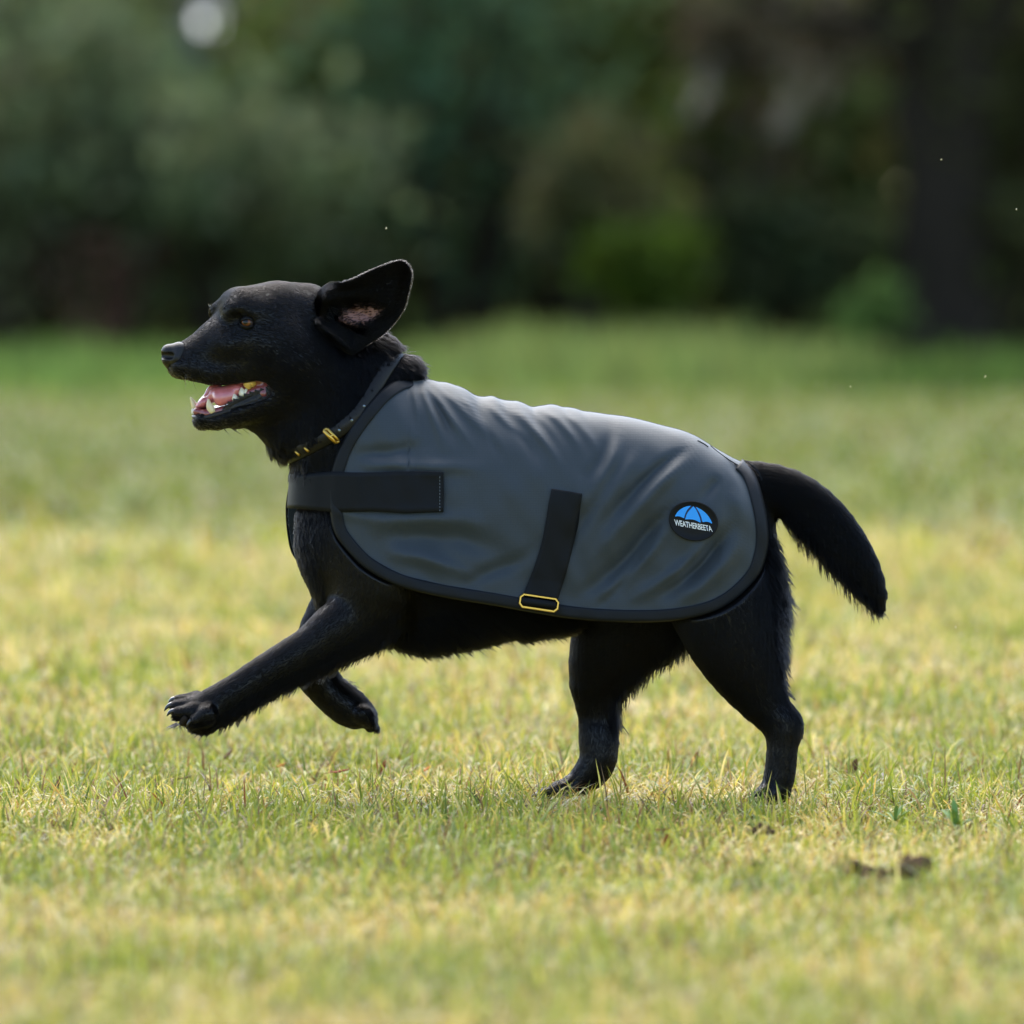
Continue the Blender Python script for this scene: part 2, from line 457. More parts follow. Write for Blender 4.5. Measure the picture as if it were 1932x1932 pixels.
# far hind leg, under the body
chain([(1275, 46, 1040, 128), (1225, 56, 1110, 112), (1176, 64, 1180, 90), (1146, 68, 1240, 69), (1126, 70, 1292, 48), (1126, 71, 1345, 33), (1129, 72, 1395, 30)], fy=.72, k=28, fur=9, feather=(.9, 0, .4), flen=18)
chain([(1129, 72, 1395, 30), (1130, 72, 1436, 33), (1112, 72, 1466, 29), (1086, 72, 1486, 21)], k=20, fur=6)
for y in (46, 62, 82, 98):
    chain([(1092, 72, 1484, 20), (1058, y, 1494, 14), (1022, y, 1503, 9)], k=8, fur=5)
chain([(1245, 50, 1085, 100), (1222, 56, 1160, 74)], fy=.7, k=30, fur=13, comb=(-.1, 0, 1), feather=(.4, 0, 1), flen=30)
chain([(1395, 30, 1060, 56), (1418, 34, 1130, 46), (1428, 34, 1195, 34)], fy=.8, k=26, fur=13, comb=(.5, 0, 1), feather=(1, 0, .1), flen=26)

BF = Field((285, -205, 495), (1705, 205, 1530), 3.4)
for segs, k in CHAINS: BF.caps(segs, k)
# open mouth: the wedge between the lips, through both sides
MOUTH = [(330, 722), (352, 715), (376, 721), (400, 726), (432, 726), (463, 720), (488, 716), (503, 719), (513, 728), (514, 737), (507, 748), (480, 758), (450, 764), (411, 772), (380, 776), (362, 780), (330, 800)]
sl, g = BF.box((320, -205, 700), (560, 205, 800))
md = poly_dist(np.broadcast_to(g[0], (g[0].shape[0], 1, g[2].shape[2])), np.broadcast_to(g[2], (g[0].shape[0], 1, g[2].shape[2])), MOUTH).astype(np.float32)
BF.f[sl] = -smin(-BF.f[sl], np.broadcast_to(md, BF.f[sl].shape), 6)
# eye sockets and the hollow in front of them
def surf_y(x, row, far=False):
    ys = np.arange(-200, 201, 1.) * (-1 if far else 1)
    v = BF.sample(np.stack([np.full(401, x), ys, np.full(401, row)], 1))
    i = np.argmax(v < 0)
    return ys[i]
EYE_N = np.array([470.5, surf_y(470.5, 606.5) + 7.0, 606.5])
ef = H(425, 603, 47); EYE_F = np.array([ef[0], surf_y(ef[0], ef[2], True) - 5, ef[2]])
for e, s in ((EYE_N, -1), (EYE_F, 1)):
    BF.cap(e + (0, s * 6, 0), e, 11, 11, 1, 7, cut=True)
    BF.cap(e + (-14, s * 11, 6), e + (-16, s * 5, -16), 8, 11, 1, 14, cut=True)
    # brow over the eye, rim under it
BF.cap(EYE_N + (-24, 4, -26), EYE_N + (14, 1, -19), 9, 8, 1, 12)
BF.cap(EYE_N + (-10, 3, 13), EYE_N + (14, 3, 11), 5, 5, 1, 10)
V, F = BF.mesh()
# press the trunk in under the coat
cd = poly_dist(V[:, 0], V[:, 2], np.vstack([OUT, [(1399, 868)], RIDGE[(RIDGE[:, 0] > 780) & (RIDGE[:, 0] < 1395)][::-1]]))
m = cd < 12
f = smooth01((12 - cd[m]) / 16)
lim = np.maximum(coat_y(V[m, 0], V[m, 2], False) - 15 - 9 * smooth01((-cd[m] - 14) / 20), 4)
V[m, 1] += f * (np.clip(V[m, 1], -lim, lim) - V[m, 1])
m2 = (V[:, 0] > 782) & (V[:, 0] < 1396) & (V[:, 2] < ridge(V[:, 0]) + 9)
V[m2, 1] = np.clip(V[m2, 1], -14, 14)
V[m2, 2] = np.maximum(V[m2, 2], ridge(V[m2, 0]) + 9)
COVERED = cd < -13

# per-vertex comb direction, fur length and normal
def comb_fields(V, N):
    num = np.zeros((len(V), 3)); ln = np.zeros(len(V)); wsum = np.zeros(len(V)); dmin = np.full(len(V), 1e9)
    ds = []
    for a, b, ra, rb, fy, *_ in PRIMS:
        lo = np.minimum(a, b) - max(ra, rb) - 60; hi = np.maximum(a, b) + max(ra, rb) + 60
        mm = np.where(((V > lo) & (V < hi)).all(1))[0]
        d = sd_cap([V[mm, 0], V[mm, 1], V[mm, 2]], a, b, ra, rb, fy)
        dmin[mm] = np.minimum(dmin[mm], d); ds.append((mm, d))
    for (mm, d), pr in zip(ds, PRIMS):
        w = np.exp(-(d - dmin[mm]) / 9)
        num[mm] += w[:, None] * pr[6]
        L = np.full(len(mm), float(pr[7]))
        if pr[8] is not None:
            fd = np.array(pr[8], float); fd /= np.linalg.norm(fd)
            L += pr[9] * np.clip((N[mm] @ fd - .35) / .65, 0, 1) ** 1.3
        ln[mm] += w * L; wsum[mm] += w
    wsum = np.maximum(wsum, 1e-6)
    d = num / np.maximum(np.linalg.norm(num, axis=1, keepdims=True), 1e-6)
    return d, ln / wsum
NB = BF.grad(V)
COMB, FLEN = comb_fields(V, NB)

skin, _t, _n, _l, _b = new_mat('black_skin')
_b.inputs['Base Color'].default_value = (.0022, .0021, .0024, 1); _b.inputs['Roughness'].default_value = .30; _b.inputs['Specular IOR Level'].default_value = .24
_tc = _n.new('ShaderNodeTexCoord'); _mp = _n.new('ShaderNodeMapping'); _mp.inputs['Scale'].default_value = (.35, 1, 1)
_nz = _n.new('ShaderNodeTexNoise'); _nz.inputs['Scale'].default_value = 520; _nz.inputs['Detail'].default_value = 4
_nb = _n.new('ShaderNodeTexNoise'); _nb.inputs['Scale'].default_value = 38; _nb.inputs['Detail'].default_value = 3
_ma = _n.new('ShaderNodeMath'); _ma.operation = 'MULTIPLY_ADD'; _ma.inputs[1].default_value = 1.0
_bp = _n.new('ShaderNodeBump'); _bp.inputs['Strength'].default_value = .12; _bp.inputs['Distance'].default_value = .0012
_l.new(_tc.outputs['Object'], _mp.inputs[0]); _l.new(_mp.outputs[0], _nz.inputs['Vector']); _l.new(_tc.outputs['Object'], _nb.inputs['Vector'])
_l.new(_nb.outputs[0], _ma.inputs[0]); _l.new(_nz.outputs[0], _ma.inputs[2]); _l.new(_ma.outputs[0], _bp.inputs['Height']); _l.new(_bp.outputs[0], _b.inputs['Normal'])
dog = tag(empty('dog', W([1000, 0, 1508])), 'black dog in mid bound with open mouth and one ear blown back', 'dog')
def part(name, V, F, mat, parent, **kw):
    """mesh part whose vertices are given in drawing units; world place kept under the parent"""
    o = mesh_np(name, W(V), F, mat, **kw)
    o.parent = parent
    p = parent; off = Vector((0, 0, 0))
    while p is not None: off += p.location; p = p.parent
    o.location = -off
    return o
body = part('body', V, F, skin, dog)
# ================================================================ small shapes
def tube(pts, rad, n=10, cap=True, flat=None):
    """round bar through points; returns verts, [quads, tris]"""
    P = np.asarray(pts, float); rad = np.broadcast_to(np.asarray(rad, float), (len(P),))
    T = np.gradient(P, axis=0); T /= np.maximum(np.linalg.norm(T, axis=1, keepdims=True), 1e-9)
    up = np.array([0, 1., 0]) if abs(T[0, 1]) < .9 else np.array([1., 0, 0])
    A = np.cross(T, up); A /= np.linalg.norm(A, axis=1, keepdims=True); B = np.cross(T, A)
    th = np.linspace(0, 2 * np.pi, n, endpoint=False)
    V = P[:, None] + rad[:, None, None] * (np.cos(th)[None, :, None] * A[:, None] + np.sin(th)[None, :, None] * B[:, None])
    V = V.reshape(-1, 3)
    i = np.arange(len(P) - 1)[:, None]; j = np.arange(n)[None]; j2 = (j + 1) % n
    Q = np.stack([i * n + j, i * n + j2, (i + 1) * n + j2, (i + 1) * n + j], -1).reshape(-1, 4)
    fs = [Q]
    if cap:
        c0, c1 = len(V), len(V) + 1
        V = np.vstack([V, P[:1], P[-1:]])
        jj = np.arange(n); m = (len(P) - 1) * n
        fs.append(np.concatenate([np.stack([np.full(n, c0), (jj + 1) % n, jj], 1), np.stack([np.full(n, c1), m + jj, m + (jj + 1) % n], 1)]))
    return V, fs

def join(items):
    Vs, fs, o = [], {}, 0
    for V, F in items:
        for f in (F if isinstance(F, list) else [F]):
            fs.setdefault(np.asarray(f).shape[1], []).append(np.asarray(f) + o)
        Vs.append(V); o += len(V)
    return np.vstack(Vs), [np.concatenate(v) for v in fs.values()]

def blob(caps, vox=1.1, k=5, cuts=(), kc=4):
    """caps: (a, b, ra, rb, fy)"""
    allp = np.array([c[i] for c in caps for i in (0, 1)], float); r = max(max(c[2], c[3]) * max(1, c[4]) for c in caps) + 6
    fld = Field(allp.min(0) - r, allp.max(0) + r, vox)
    for a, b, ra, rb, fy in caps: fld.cap(a, b, ra, rb, fy, k)
    for a, b, ra, rb, fy in cuts: fld.cap(a, b, ra, rb, fy, kc, cut=True)
    return fld.mesh(1)

# ================================================================ head parts
nose_m = simple('wet_nose', (.007, .007, .008), rough=.30, spec=.30, bump=(900, .6, .0012))
nv, nf = blob([(H(340, 661, -10), H(340, 661, 10), 18, 18, 1), (H(322, 662, -8), H(322, 662, 8), 15, 15, 1), (H(336, 673, -17), H(336, 673, 17), 15, 15, 1),
               (H(320, 676, -6), H(322, 676, 6), 12, 12, 1), (H(322, 684, 0), H(328, 700, 0), 9, 5, 1)], 1.0, 6,
              cuts=[(H(309, 668, -9), H(327, 669, -23), 6.5, 6.5, 1), 
                    (H(306, 669, 9), H(322, 670, 19), 5, 5, 1), (H(308, 680, 0), H(312, 702, 0), 2, 2, 1)], kc=3)
nose = part('nose', nv, nf, nose_m, dog)

# eyes
em, et, en, el_, eb = new_mat('eyeball')
ea = en.new('ShaderNodeAttribute'); ea.attribute_name = 'tint'; el_.new(ea.outputs['Color'], eb.inputs['Base Color'])
eb.inputs['Roughness'].default_value = .3; eb.inputs['Specular IOR Level'].default_value = .1; eb.inputs['Coat Weight'].default_value = .5; eb.inputs['Coat Roughness'].default_value = .02
lid_m = simple('eyelid_skin', (.004, .004, .004), rough=.5, spec=.2)
def eye(c, look, side, r=12.2):
    th = np.linspace(0, np.pi, 25); ph = np.linspace(0, 2 * np.pi, 33)[:-1]
    look = np.array(look, float); look /= np.linalg.norm(look)
    a = np.cross(look, (0, 0, 1)); a /= np.linalg.norm(a); b = np.cross(look, a)
    V = (c + r * (np.cos(th)[None, :, None] * look + np.sin(th)[None, :, None] * (np.cos(ph)[:, None, None] * a + np.sin(ph)[:, None, None] * b)))
    ang = np.degrees(np.broadcast_to(th[None], (32, 25)))
    col = np.zeros((32, 25, 3))
    iris = np.array([.095, .029, .007]) * (.75 + .5 * rng.random((32, 1, 1)))
    col[:] = (.05, .035, .03); col = np.where((ang < 50)[..., None], iris, col); col = np.where((ang < 46)[..., None], iris * 1.25, col)
    col = np.where((ang < 23)[..., None], (.003, .003, .003), col); col = np.where(((ang >= 50) & (ang < 56))[..., None], (.012, .008, .006), col)
    e = part('eye', V.reshape(-1, 3), grid_faces(32, 25, True), em, dog, attrs={'tint': ('POINT', col.reshape(-1, 3))})
    for up in (1, -1):
        az = np.radians(np.linspace(-88, 88, 25)); rows = []
        for q in az:
            edge = (27 if up > 0 else 27) * math.cos(q) ** 1.3 + 4 * math.sin(q) * up
            els = np.radians(np.linspace(edge, 92, 9))
            rr = r + 1.6 + np.linspace(.9, .0, 9)
            rows.append(np.stack([rr * np.sin(q) * np.cos(els), rr * side * np.cos(q) * np.cos(els), -up * rr * np.sin(els)], 1))
        L = np.array(rows).reshape(-1, 3)
        t = R(8); L = np.stack([L[:, 0] * math.cos(t) - L[:, 2] * math.sin(t), L[:, 1], L[:, 0] * math.sin(t) + L[:, 2] * math.cos(t)], 1)
        lo = part('eyelid', L + c, grid_faces(25, 9), lid_m, e)
        sm = lo.modifiers.new('thickness', 'SOLIDIFY'); sm.thickness = .001
    return e
eye(EYE_N, (-.36, -.90, -.20), -1)
eye(EYE_F, (-.75, .62, .05), 1)

# mouth
tongue_m = simple('wet_tongue', (.60, .17, .18), rough=.24, spec=.6, bump=(1400, .35, .0008), coat=.9, sss=.25)
gum_m = simple('gum', (.22, .045, .045), rough=.25, spec=.6, bump=(500, .3, .001), coat=.5)
lip_m = simple('wet_black_lip', (.006, .005, .006), rough=.3, spec=.45, bump=(650, .9, .003), coat=.25)
tooth_m = simple('ivory_tooth', (.74, .62, .36), rough=.25, coat=.4)
tooth_w = simple('white_tooth', (.80, .75, .60), rough=.25, coat=.4)
tooth_y = simple('stained_tooth', (.66, .44, .10), rough=.3, coat=.4)
tv, tf = blob([(H(480, 725, -12), H(448, 732, -14), 8, 12, 1.5), (H(448, 734, -14), H(420, 743, -15), 13, 17, 1.2), (H(432, 741, 6), H(406, 740, 8), 14, 15, 1.3),
               (H(406, 740, 10), H(386, 757, 7), 14, 8, 1.6), (H(386, 757, 6), H(375, 764, 4), 8, 4.5, 1.6), (H(436, 747, -25), H(418, 752, -24), 9, 11, 1)], 1.1, 9,
              cuts=[(H(474, 714, -8), H(414, 723, -4), 3, 4, 1), (H(414, 723, -4), H(390, 742, 0), 4, 2, 1)], kc=9)
tongue = part('tongue', tv, tf, tongue_m, dog)
gv, gf = blob([(H(376, 774, 13), H(374, 774, -2), 6, 6, 1), (H(374, 774, -2), H(392, 778, -17), 6, 7, 1), (H(392, 778, -15), H(440, 767, -24), 6, 8, 1), (H(440, 767, -24), H(486, 750, -36), 8, 9, 1),
               (H(472, 740, -38), H(503, 726, -44), 8, 9, 1), (H(500, 740, -48), H(508, 728, -46), 10, 10, 1), (H(376, 774, 13), H(430, 770, 24), 7, 9, 1), (H(452, 716, -34), H(496, 716, -44), 7, 7, 1),
               (H(398, 778, 2), H(486, 756, 0), 8, 12, 2.2), (H(490, 735, 0), H(500, 735, 30), 18, 18, 1), (H(500, 735, -20), H(505, 735, -34), 14, 12, 1)], 1.3, 7)
part('gum', gv, gf, gum_m, dog)
lipline = smoothline([H(380, 784, 24), H(368, 783, 12), H(368, 784, 0), H(376, 785, -13), H(392, 784, -22), H(412, 779, -26), H(450, 769, -36), H(484, 757, -46), H(504, 746, -52), H(513, 735, -54), H(508, 724, -54)], 60)
wob = 1 + .25 * np.sin(np.arange(60) * 1.9) * (np.arange(60) > 30)
lb = [(H(428, 771, -27), H(484, 752, -42), 7, 10, 1), (H(484, 752, -42), H(508, 737, -50), 10, 9, 1)]
for i in range(16):
    t = i / 15; q_ = np.array(H(430 + 76 * t, 764 - 30 * t - 4 * math.sin(t * 3), -34 - 20 * t)); lb.append((q_, q_ + np.array([-1.5, -2, -2.5 - 3 * (i % 2)]), 2.6, 1.6, 1))
lbv, lbf = blob(lb, 1.0, 4)
lv, lf = join([tube(lipline, np.interp(np.arange(60), [0, 20, 45, 59], [3, 4.5, 6.0, 5]) * wob, 12), (lbv, lbf)])
part('lip', lv, lf, lip_m, dog)
def tooth(base, tip, r0, r1, mat, bend=(0, 0, 0)):
    base, tip = np.array(base, float), np.array(tip, float)
    t = np.linspace(0, 1, 8)[:, None]
    P = base + (tip - base) * t + np.array(bend) * (t * (1 - t) * 4)
    rr = r0 * (1 - t[:, 0] ** 2.2) * (1 + .25 * np.sin(np.pi * t[:, 0])) + r1 * t[:, 0]
    v, f = tube(P, rr, 10)
    return part('tooth', v, f, mat, dog)
tooth(H(404, 776, -21), H(396, 750, -20), 6.5, 1.2, tooth_m, (-2, 0, 0))
tooth(H(370, 772, 17), H(360.5, 747, 19), 5, 1.2, tooth_m, (1.5, 0, 0))
for i in range(6):
    t = i / 5
    x = 367 + 24 * t; w = 10 - 22 * t
    tooth(H(x + 1, 780 + 1.5 * t, w * 1.15), H(x - 2.5, 768.5 + 2.5 * t, w * 1.25), 3.2, 1.7, tooth_w)
tooth(H(446, 752, -32), H(443, 739.5, -32), 5.5, 1, tooth_w)
tooth(H(460, 744, -36), H(458, 728, -36), 6, 1, tooth_w); tooth(H(467, 740, -37), H(466, 730, -37), 5, 1, tooth_w)
tooth(H(470, 716, -40), H(472, 732, -41), 8, 3, tooth_y); tooth(H(478, 716, -42), H(478, 728, -42), 7, 3, tooth_y)

# claws and pads
claw_m = simple('claw', (.022, .022, .025), rough=.25, spec=.5, coat=.4)
pad_m = simple('paw_pad', (.022, .016, .011), rough=.8, spec=.15, bump=(700, .8, .002))
for b, t in (((333, -57, 1316), (319, -58, 1324)), ((329, -74, 1325), (312, -75, 1337)), ((333, -97, 1336), (318, -99, 1345)), ((369, -118, 1352), (356, -120, 1364)),
             ((692, 46, 1364), (702, 44, 1376)), ((697, 62, 1372), (709, 62, 1376)), ((697, 80, 1373), (711, 81, 1374)),
             ((1424, -98, 1502), (1412, -99, 1509)), ((1424, -82, 1502), (1410, -82, 1509)), ((1024, 46, 1503), (1006, 45, 1511)), ((1022, 62, 1503), (1002, 62, 1511)), ((1022, 82, 1503), (1003, 82, 1511))):
    b, t = np.array(b, float), np.array(t, float); s = np.linspace(0, 1, 6)[:, None]
    P = b + (t - b) * s + np.array([-1, 0, -3.]) * (s * (1 - s) * 4)
    v, f = tube(P, np.array([6, 5.6, 4.8, 3.6, 2.4, .7]), 8)
    part('claw', v, f, claw_m, dog)
pv, pf = blob([((352, -104, 1350), (348, -100, 1357), 7, 7, 1.3), ((358, -86, 1356), (352, -86, 1359), 7, 7, 1.4), ((378, -84, 1364), (386, -78, 1366), 10, 10, 1.4)], 1.5, 4)
part('paw_pad', pv, pf, pad_m, dog)

# ears
EAR_T = smoothline([(594, 584), (596, 566), (606, 546), (624, 535), (660, 527), (690, 513), (720, 500), (748, 490.5), (757, 490)], 56)
EAR_B = smoothline([(594, 590), (598, 610), (612, 627), (635, 648), (662, 667), (678, 661), (694, 649), (720, 632), (745, 608), (763, 581), (771, 554), (777, 524), (775, 506), (766, 493.5), (758, 490)], 56)
EAR_POLY = np.vstack([EAR_T, EAR_B[::-1]])
v_ = np.linspace(0, 1, 34)[None, :, None]
E2 = EAR_T[:, None] * (1 - v_) + EAR_B[:, None] * v_
ex, er = E2[..., 0], E2[..., 1]
edist = -np.minimum(poly_dist(ex, er, EAR_POLY), 0)
def bump2(x, r, cx, cr, sx, sr, rot=0.):
    c, s = math.cos(rot), math.sin(rot); dx, dr = x - cx, r - cr
    return np.exp(-((dx * c + dr * s) / sx) ** 2 - ((-dx * s + dr * c) / sr) ** 2)
def ear_depth(x, r, d):
    y = -95 + 10 * smooth01(d / 30) + 14 * smooth01(d / 36) * smooth01((720 - x) / 60) + 10 * smooth01((x - 640) / 130) + 36 * smooth01((650 - x) / 34) * (1 - smooth01(d / 14)) * smooth01((612 - r) / 24)
    y = y + 30 * bump2(x, r, 622, 598, 15, 13) + 12 * bump2(x, r, 690, 592, 34, 22, .2)
    y = y - 11 * bump2(x, r, 684, 596, 24, 4.5, 1.02) - 7 * bump2(x, r, 660, 607, 26, 4, .35) - 14 * bump2(x, r, 640, 560, 50, 9, -.15) - 16 * bump2(x, r, 632, 632, 34, 15, .75)
    y = y + 9 * bump2(x, r, 672, 585, 26, 6, .5) + 8 * bump2(x, r, 662, 622, 30, 6, .5)
    return y
EV = np.stack([ex, ear_depth(ex, er, edist), er], -1).reshape(-1, 3)
EFc = grid_faces(56, 34)
def pinkness(x, r):
    p = poly_dist(x, r, [(648, 582), (668, 572), (706, 573), (726, 580), (716, 598), (694, 613), (664, 614), (640, 604), (636, 592)])
    return np.maximum(smooth01((8 - p) / 22), .8 * bump2(x, r, 612, 600, 7, 8))
epink = pinkness(ex, er).ravel()
ecol = np.array([.007, .007, .008])[None] * (1 - epink[:, None]) + np.array([.24, .125, .105])[None] * epink[:, None]
ear_m, _t, _n, _l, _b = new_mat('ear_skin')
_a = _n.new('ShaderNodeAttribute'); _a.attribute_name = 'tint'; _l.new(_a.outputs['Color'], _b.inputs['Base Color'])
_nz = _n.new('ShaderNodeTexNoise'); _nz.inputs['Scale'].default_value = 260; _bp = _n.new('ShaderNodeBump'); _bp.inputs['Distance'].default_value = .0015; _bp.inputs['Strength'].default_value = .5
_tc = _n.new('ShaderNodeTexCoord'); _l.new(_tc.outputs['Object'], _nz.inputs['Vector']); _l.new(_nz.outputs[0], _bp.inputs['Height']); _l.new(_bp.outputs[0], _b.inputs['Normal'])
_b.inputs['Roughness'].default_value = .45; _b.inputs['Specular IOR Level'].default_value = .17
ear = part('ear', EV, EFc, ear_m, dog, attrs={'tint': ('POINT', ecol)})
def ear_normals(V, nu, nv):
    G = V.reshape(nu, nv, 3); du = np.gradient(G, axis=0); dv = np.gradient(G, axis=1)
    n = np.cross(du, dv); n /= np.maximum(np.linalg.norm(n, axis=2, keepdims=True), 1e-9)
    n[n[..., 1] > 0] *= -1
    return n.reshape(-1, 3)
EN = ear_normals(EV, 56, 34)
_s = ear.modifiers.new('thickness', 'SOLIDIFY'); _s.thickness = .0028; _s.offset = 0
# the far ear lies folded behind the head
FE_T = smoothline([H(560, 552, 62), H(590, 545, 76), H(626, 556, 90), H(655, 580, 96)], 20)
FE_B = smoothline([H(556, 590, 74), H(572, 626, 92), H(604, 640, 98), H(640, 628, 100)], 20)
v2 = np.linspace(0, 1, 12)[None, :, None]
FV = (FE_T[:, None] * (1 - v2) + FE_B[:, None] * v2).reshape(-1, 3)
fe = part('ear', FV, grid_faces(20, 12), skin, dog)
_s = fe.modifiers.new('thickness', 'SOLIDIFY'); _s.thickness = .005
# ================================================================ dog coat
def cloth_mat(name, c1, c2, grid=True, sheen=.30, spec=.26):
    m, t, n, l, b = new_mat(name)
    tc = n.new('ShaderNodeTexCoord')
    nz = n.new('ShaderNodeTexNoise'); nz.inputs['Scale'].default_value = 420; nz.inputs['Detail'].default_value = 3
    l.new(tc.outputs['Object'], nz.inputs['Vector'])
    h = nz.outputs['Fac']
    if grid:   # rip-stop weave: fine raised threads every 5 mm both ways, woven in the plane of the cloth
        sep = n.new('ShaderNodeSeparateXYZ'); l.new(tc.outputs['Object'], sep.inputs[0])
        prev = None
        for ax, per, amp in ((0, .0036, .6), (2, .0033, 1.0)):
            a = n.new('ShaderNodeMath'); a.operation = 'MULTIPLY'; a.inputs[1].default_value = 1 / per; l.new(sep.outputs[ax], a.inputs[0])
            f = n.new('ShaderNodeMath'); f.operation = 'PINGPONG'; f.inputs[1].default_value = .5; l.new(a.outputs[0], f.inputs[0])
            g = n.new('ShaderNodeMapRange'); g.inputs[1].default_value = .38; g.inputs[2].default_value = .5; g.inputs[3].default_value = 0; g.inputs[4].default_value = amp; l.new(f.outputs[0], g.inputs[0])
            if prev is None: prev = g.outputs[0]
            else:
                mx = n.new('ShaderNodeMath'); mx.operation = 'MAXIMUM'; l.new(prev, mx.inputs[0]); l.new(g.outputs[0], mx.inputs[1]); prev = mx.outputs[0]
        ad = n.new('ShaderNodeMath'); ad.operation = 'MULTIPLY_ADD'; ad.inputs[1].default_value = .55; l.new(h, ad.inputs[0]); l.new(prev, ad.inputs[2]); h2 = ad.outputs[0]
    else:
        wv = n.new('ShaderNodeTexWave'); wv.inputs['Scale'].default_value = 480; wv.bands_direction = 'Z'; l.new(tc.outputs['Object'], wv.inputs['Vector'])
        ad = n.new('ShaderNodeMath'); ad.operation = 'MULTIPLY_ADD'; ad.inputs[1].default_value = .7; l.new(h, ad.inputs[0]); l.new(wv.outputs['Fac'], ad.inputs[2]); h2 = ad.outputs[0]
    wv_h = prev if grid else None
    bp = n.new('ShaderNodeBump'); bp.inputs['Strength'].default_value = .22; bp.inputs['Distance'].default_value = .0005
    l.new(h2, bp.inputs['Height']); l.new(bp.outputs[0], b.inputs['Normal'])
    n2 = n.new('ShaderNodeTexNoise'); n2.inputs['Scale'].default_value = 900; n2.inputs['Detail'].default_value = 2; l.new(tc.outputs['Object'], n2.inputs['Vector'])
    mix = n.new('ShaderNodeMix'); mix.data_type = 'RGBA'
    mix.inputs[6].default_value = (*c1, 1); mix.inputs[7].default_value = (*c2, 1)
    l.new(n2.outputs['Fac'], mix.inputs[0])
    if grid:
        dk = n.new('ShaderNodeMix'); dk.data_type = 'RGBA'; dk.blend_type = 'MULTIPLY'; dk.inputs[7].default_value = (.80, .82, .84, 1)
        l.new(wv_h, dk.inputs[0]); l.new(mix.outputs[2], dk.inputs[6]); l.new(dk.outputs[2], b.inputs['Base Color'])
    else: l.new(mix.outputs[2], b.inputs['Base Color'])
    b.inputs['Roughness'].default_value = .5; b.inputs['Specular IOR Level'].default_value = spec
    b.inputs['Sheen Weight'].default_value = sheen; b.inputs['Sheen Roughness'].default_value = .4
    return m
shell_m = cloth_mat('grey_ripstop_cloth', (.027, .036, .044), (.041, .052, .062))
trim_m = cloth_mat('black_binding_tape', (.007, .0085, .011), (.012, .014, .017), False, 0, .16)
strap_m = cloth_mat('black_webbing', (.0045, .0052, .0065), (.0075, .0088, .0105), False, 0, .14)
brass = simple('brass', (.62, .40, .09), rough=.28, metal=1.0, bump=(900, .12, .0005))

coat = tag(empty('dog_coat', W([1040, 0, 1508])), 'dark grey padded dog coat with black edging strapped over the running dog', 'dog coat')

def far_shift(x):
    k = smooth01((900 - x) / 274)
    return -86 * k, 48 * k

NU, NV = 300, 150
# edges of each upright strip of cloth
x0, x1 = OUT[IF, 0] + .3, OUT[IR, 0] - .3
u = np.linspace(0, 1, NU); xs = x0 + (x1 - x0) * (u + .5 * np.sin(2 * np.pi * u) * -.29)
low = OUT[IF:IR + 1]
neck_e = OUT[:IF + 1][::-1]; rear_e = OUT[IR:][::-1]
tb = np.where(xs < 776, np.interp(xs, neck_e[:, 0], neck_e[:, 1]), np.where(xs > 1399, np.interp(xs, rear_e[:, 0], rear_e[:, 1]), ridge(xs)))
hb = np.interp(xs, low[:, 0], low[:, 1])
GX = np.zeros((NU, NV)); GR = np.zeros((NU, NV)); GY = np.zeros((NU, NV))
q = np.linspace(0, 1, 500) ** 2
for i in range(NU):
    rr = tb[i] + (hb[i] - tb[i]) * q
    yy = coat_y(np.full(500, xs[i]), rr, False)
    s = np.concatenate([[0], np.cumsum(np.hypot(np.diff(rr), np.diff(yy)))])
    GR[i] = np.interp(np.linspace(0, s[-1], NV), s, rr); GX[i] = xs[i]
def hem_flare(x, row):
    d = -np.minimum(poly_dist(np.ravel(x), np.ravel(row), OUT[::4]), 0).reshape(np.shape(x))
    return 5 * np.exp(-(d / 24) ** 2) * smooth01((row - 930) / 80)
def surf(x, row, off=0.):
    """depth of the outer face of the coat, near side (negative)"""
    y = coat_y(x, row) + off
    on_ridge = (np.asarray(x) > 776) & (np.asarray(x) < 1398) & (np.abs(np.asarray(row) - ridge(x)) < .6)
    return np.where(on_ridge, 0, -y - hem_flare(x, row))
GY = surf(GX, GR)
shell_near = np.stack([GX, GY, GR], -1)
# lift of the folds shows in outline on the back too
fold_r = np.clip(folds(GX, GR + 14), -6, 8) * (1 - smooth01((GR - tb[:, None]) / 40)) * ((GX > 776) & (GX < 1398))
shell_near[..., 2] -= .45 * fold_r
fx, fr = far_shift(GX)
shell_far = np.stack([GX + fx, -GY, shell_near[..., 2] + fr * smooth01((GR - 780) / 150)], -1)
SV = np.vstack([shell_near.reshape(-1, 3), shell_far.reshape(-1, 3)])
Fn = grid_faces(NU, NV); Ff = grid_faces(NU, NV)[:, ::-1] + NU * NV
# sew the two halves along the back
remap = np.arange(len(SV))
back = np.where((xs > 776.5) & (xs < 1398))[0]
remap[NU * NV + back * NV] = back * NV
mid = SV[back * NV].copy(); mid[:, 1] = 0; SV[back * NV] = mid
shell = part('shell', SV, remap[np.vstack([Fn, Ff])], shell_m, coat)
_s = shell.modifiers.new('thickness', 'SOLIDIFY'); _s.thickness = .003; _s.offset = 1

def ribbon(path, width_dir, w0, w1, ny, depth, name, mat, parent, thick=.0016, far=False):
    pass

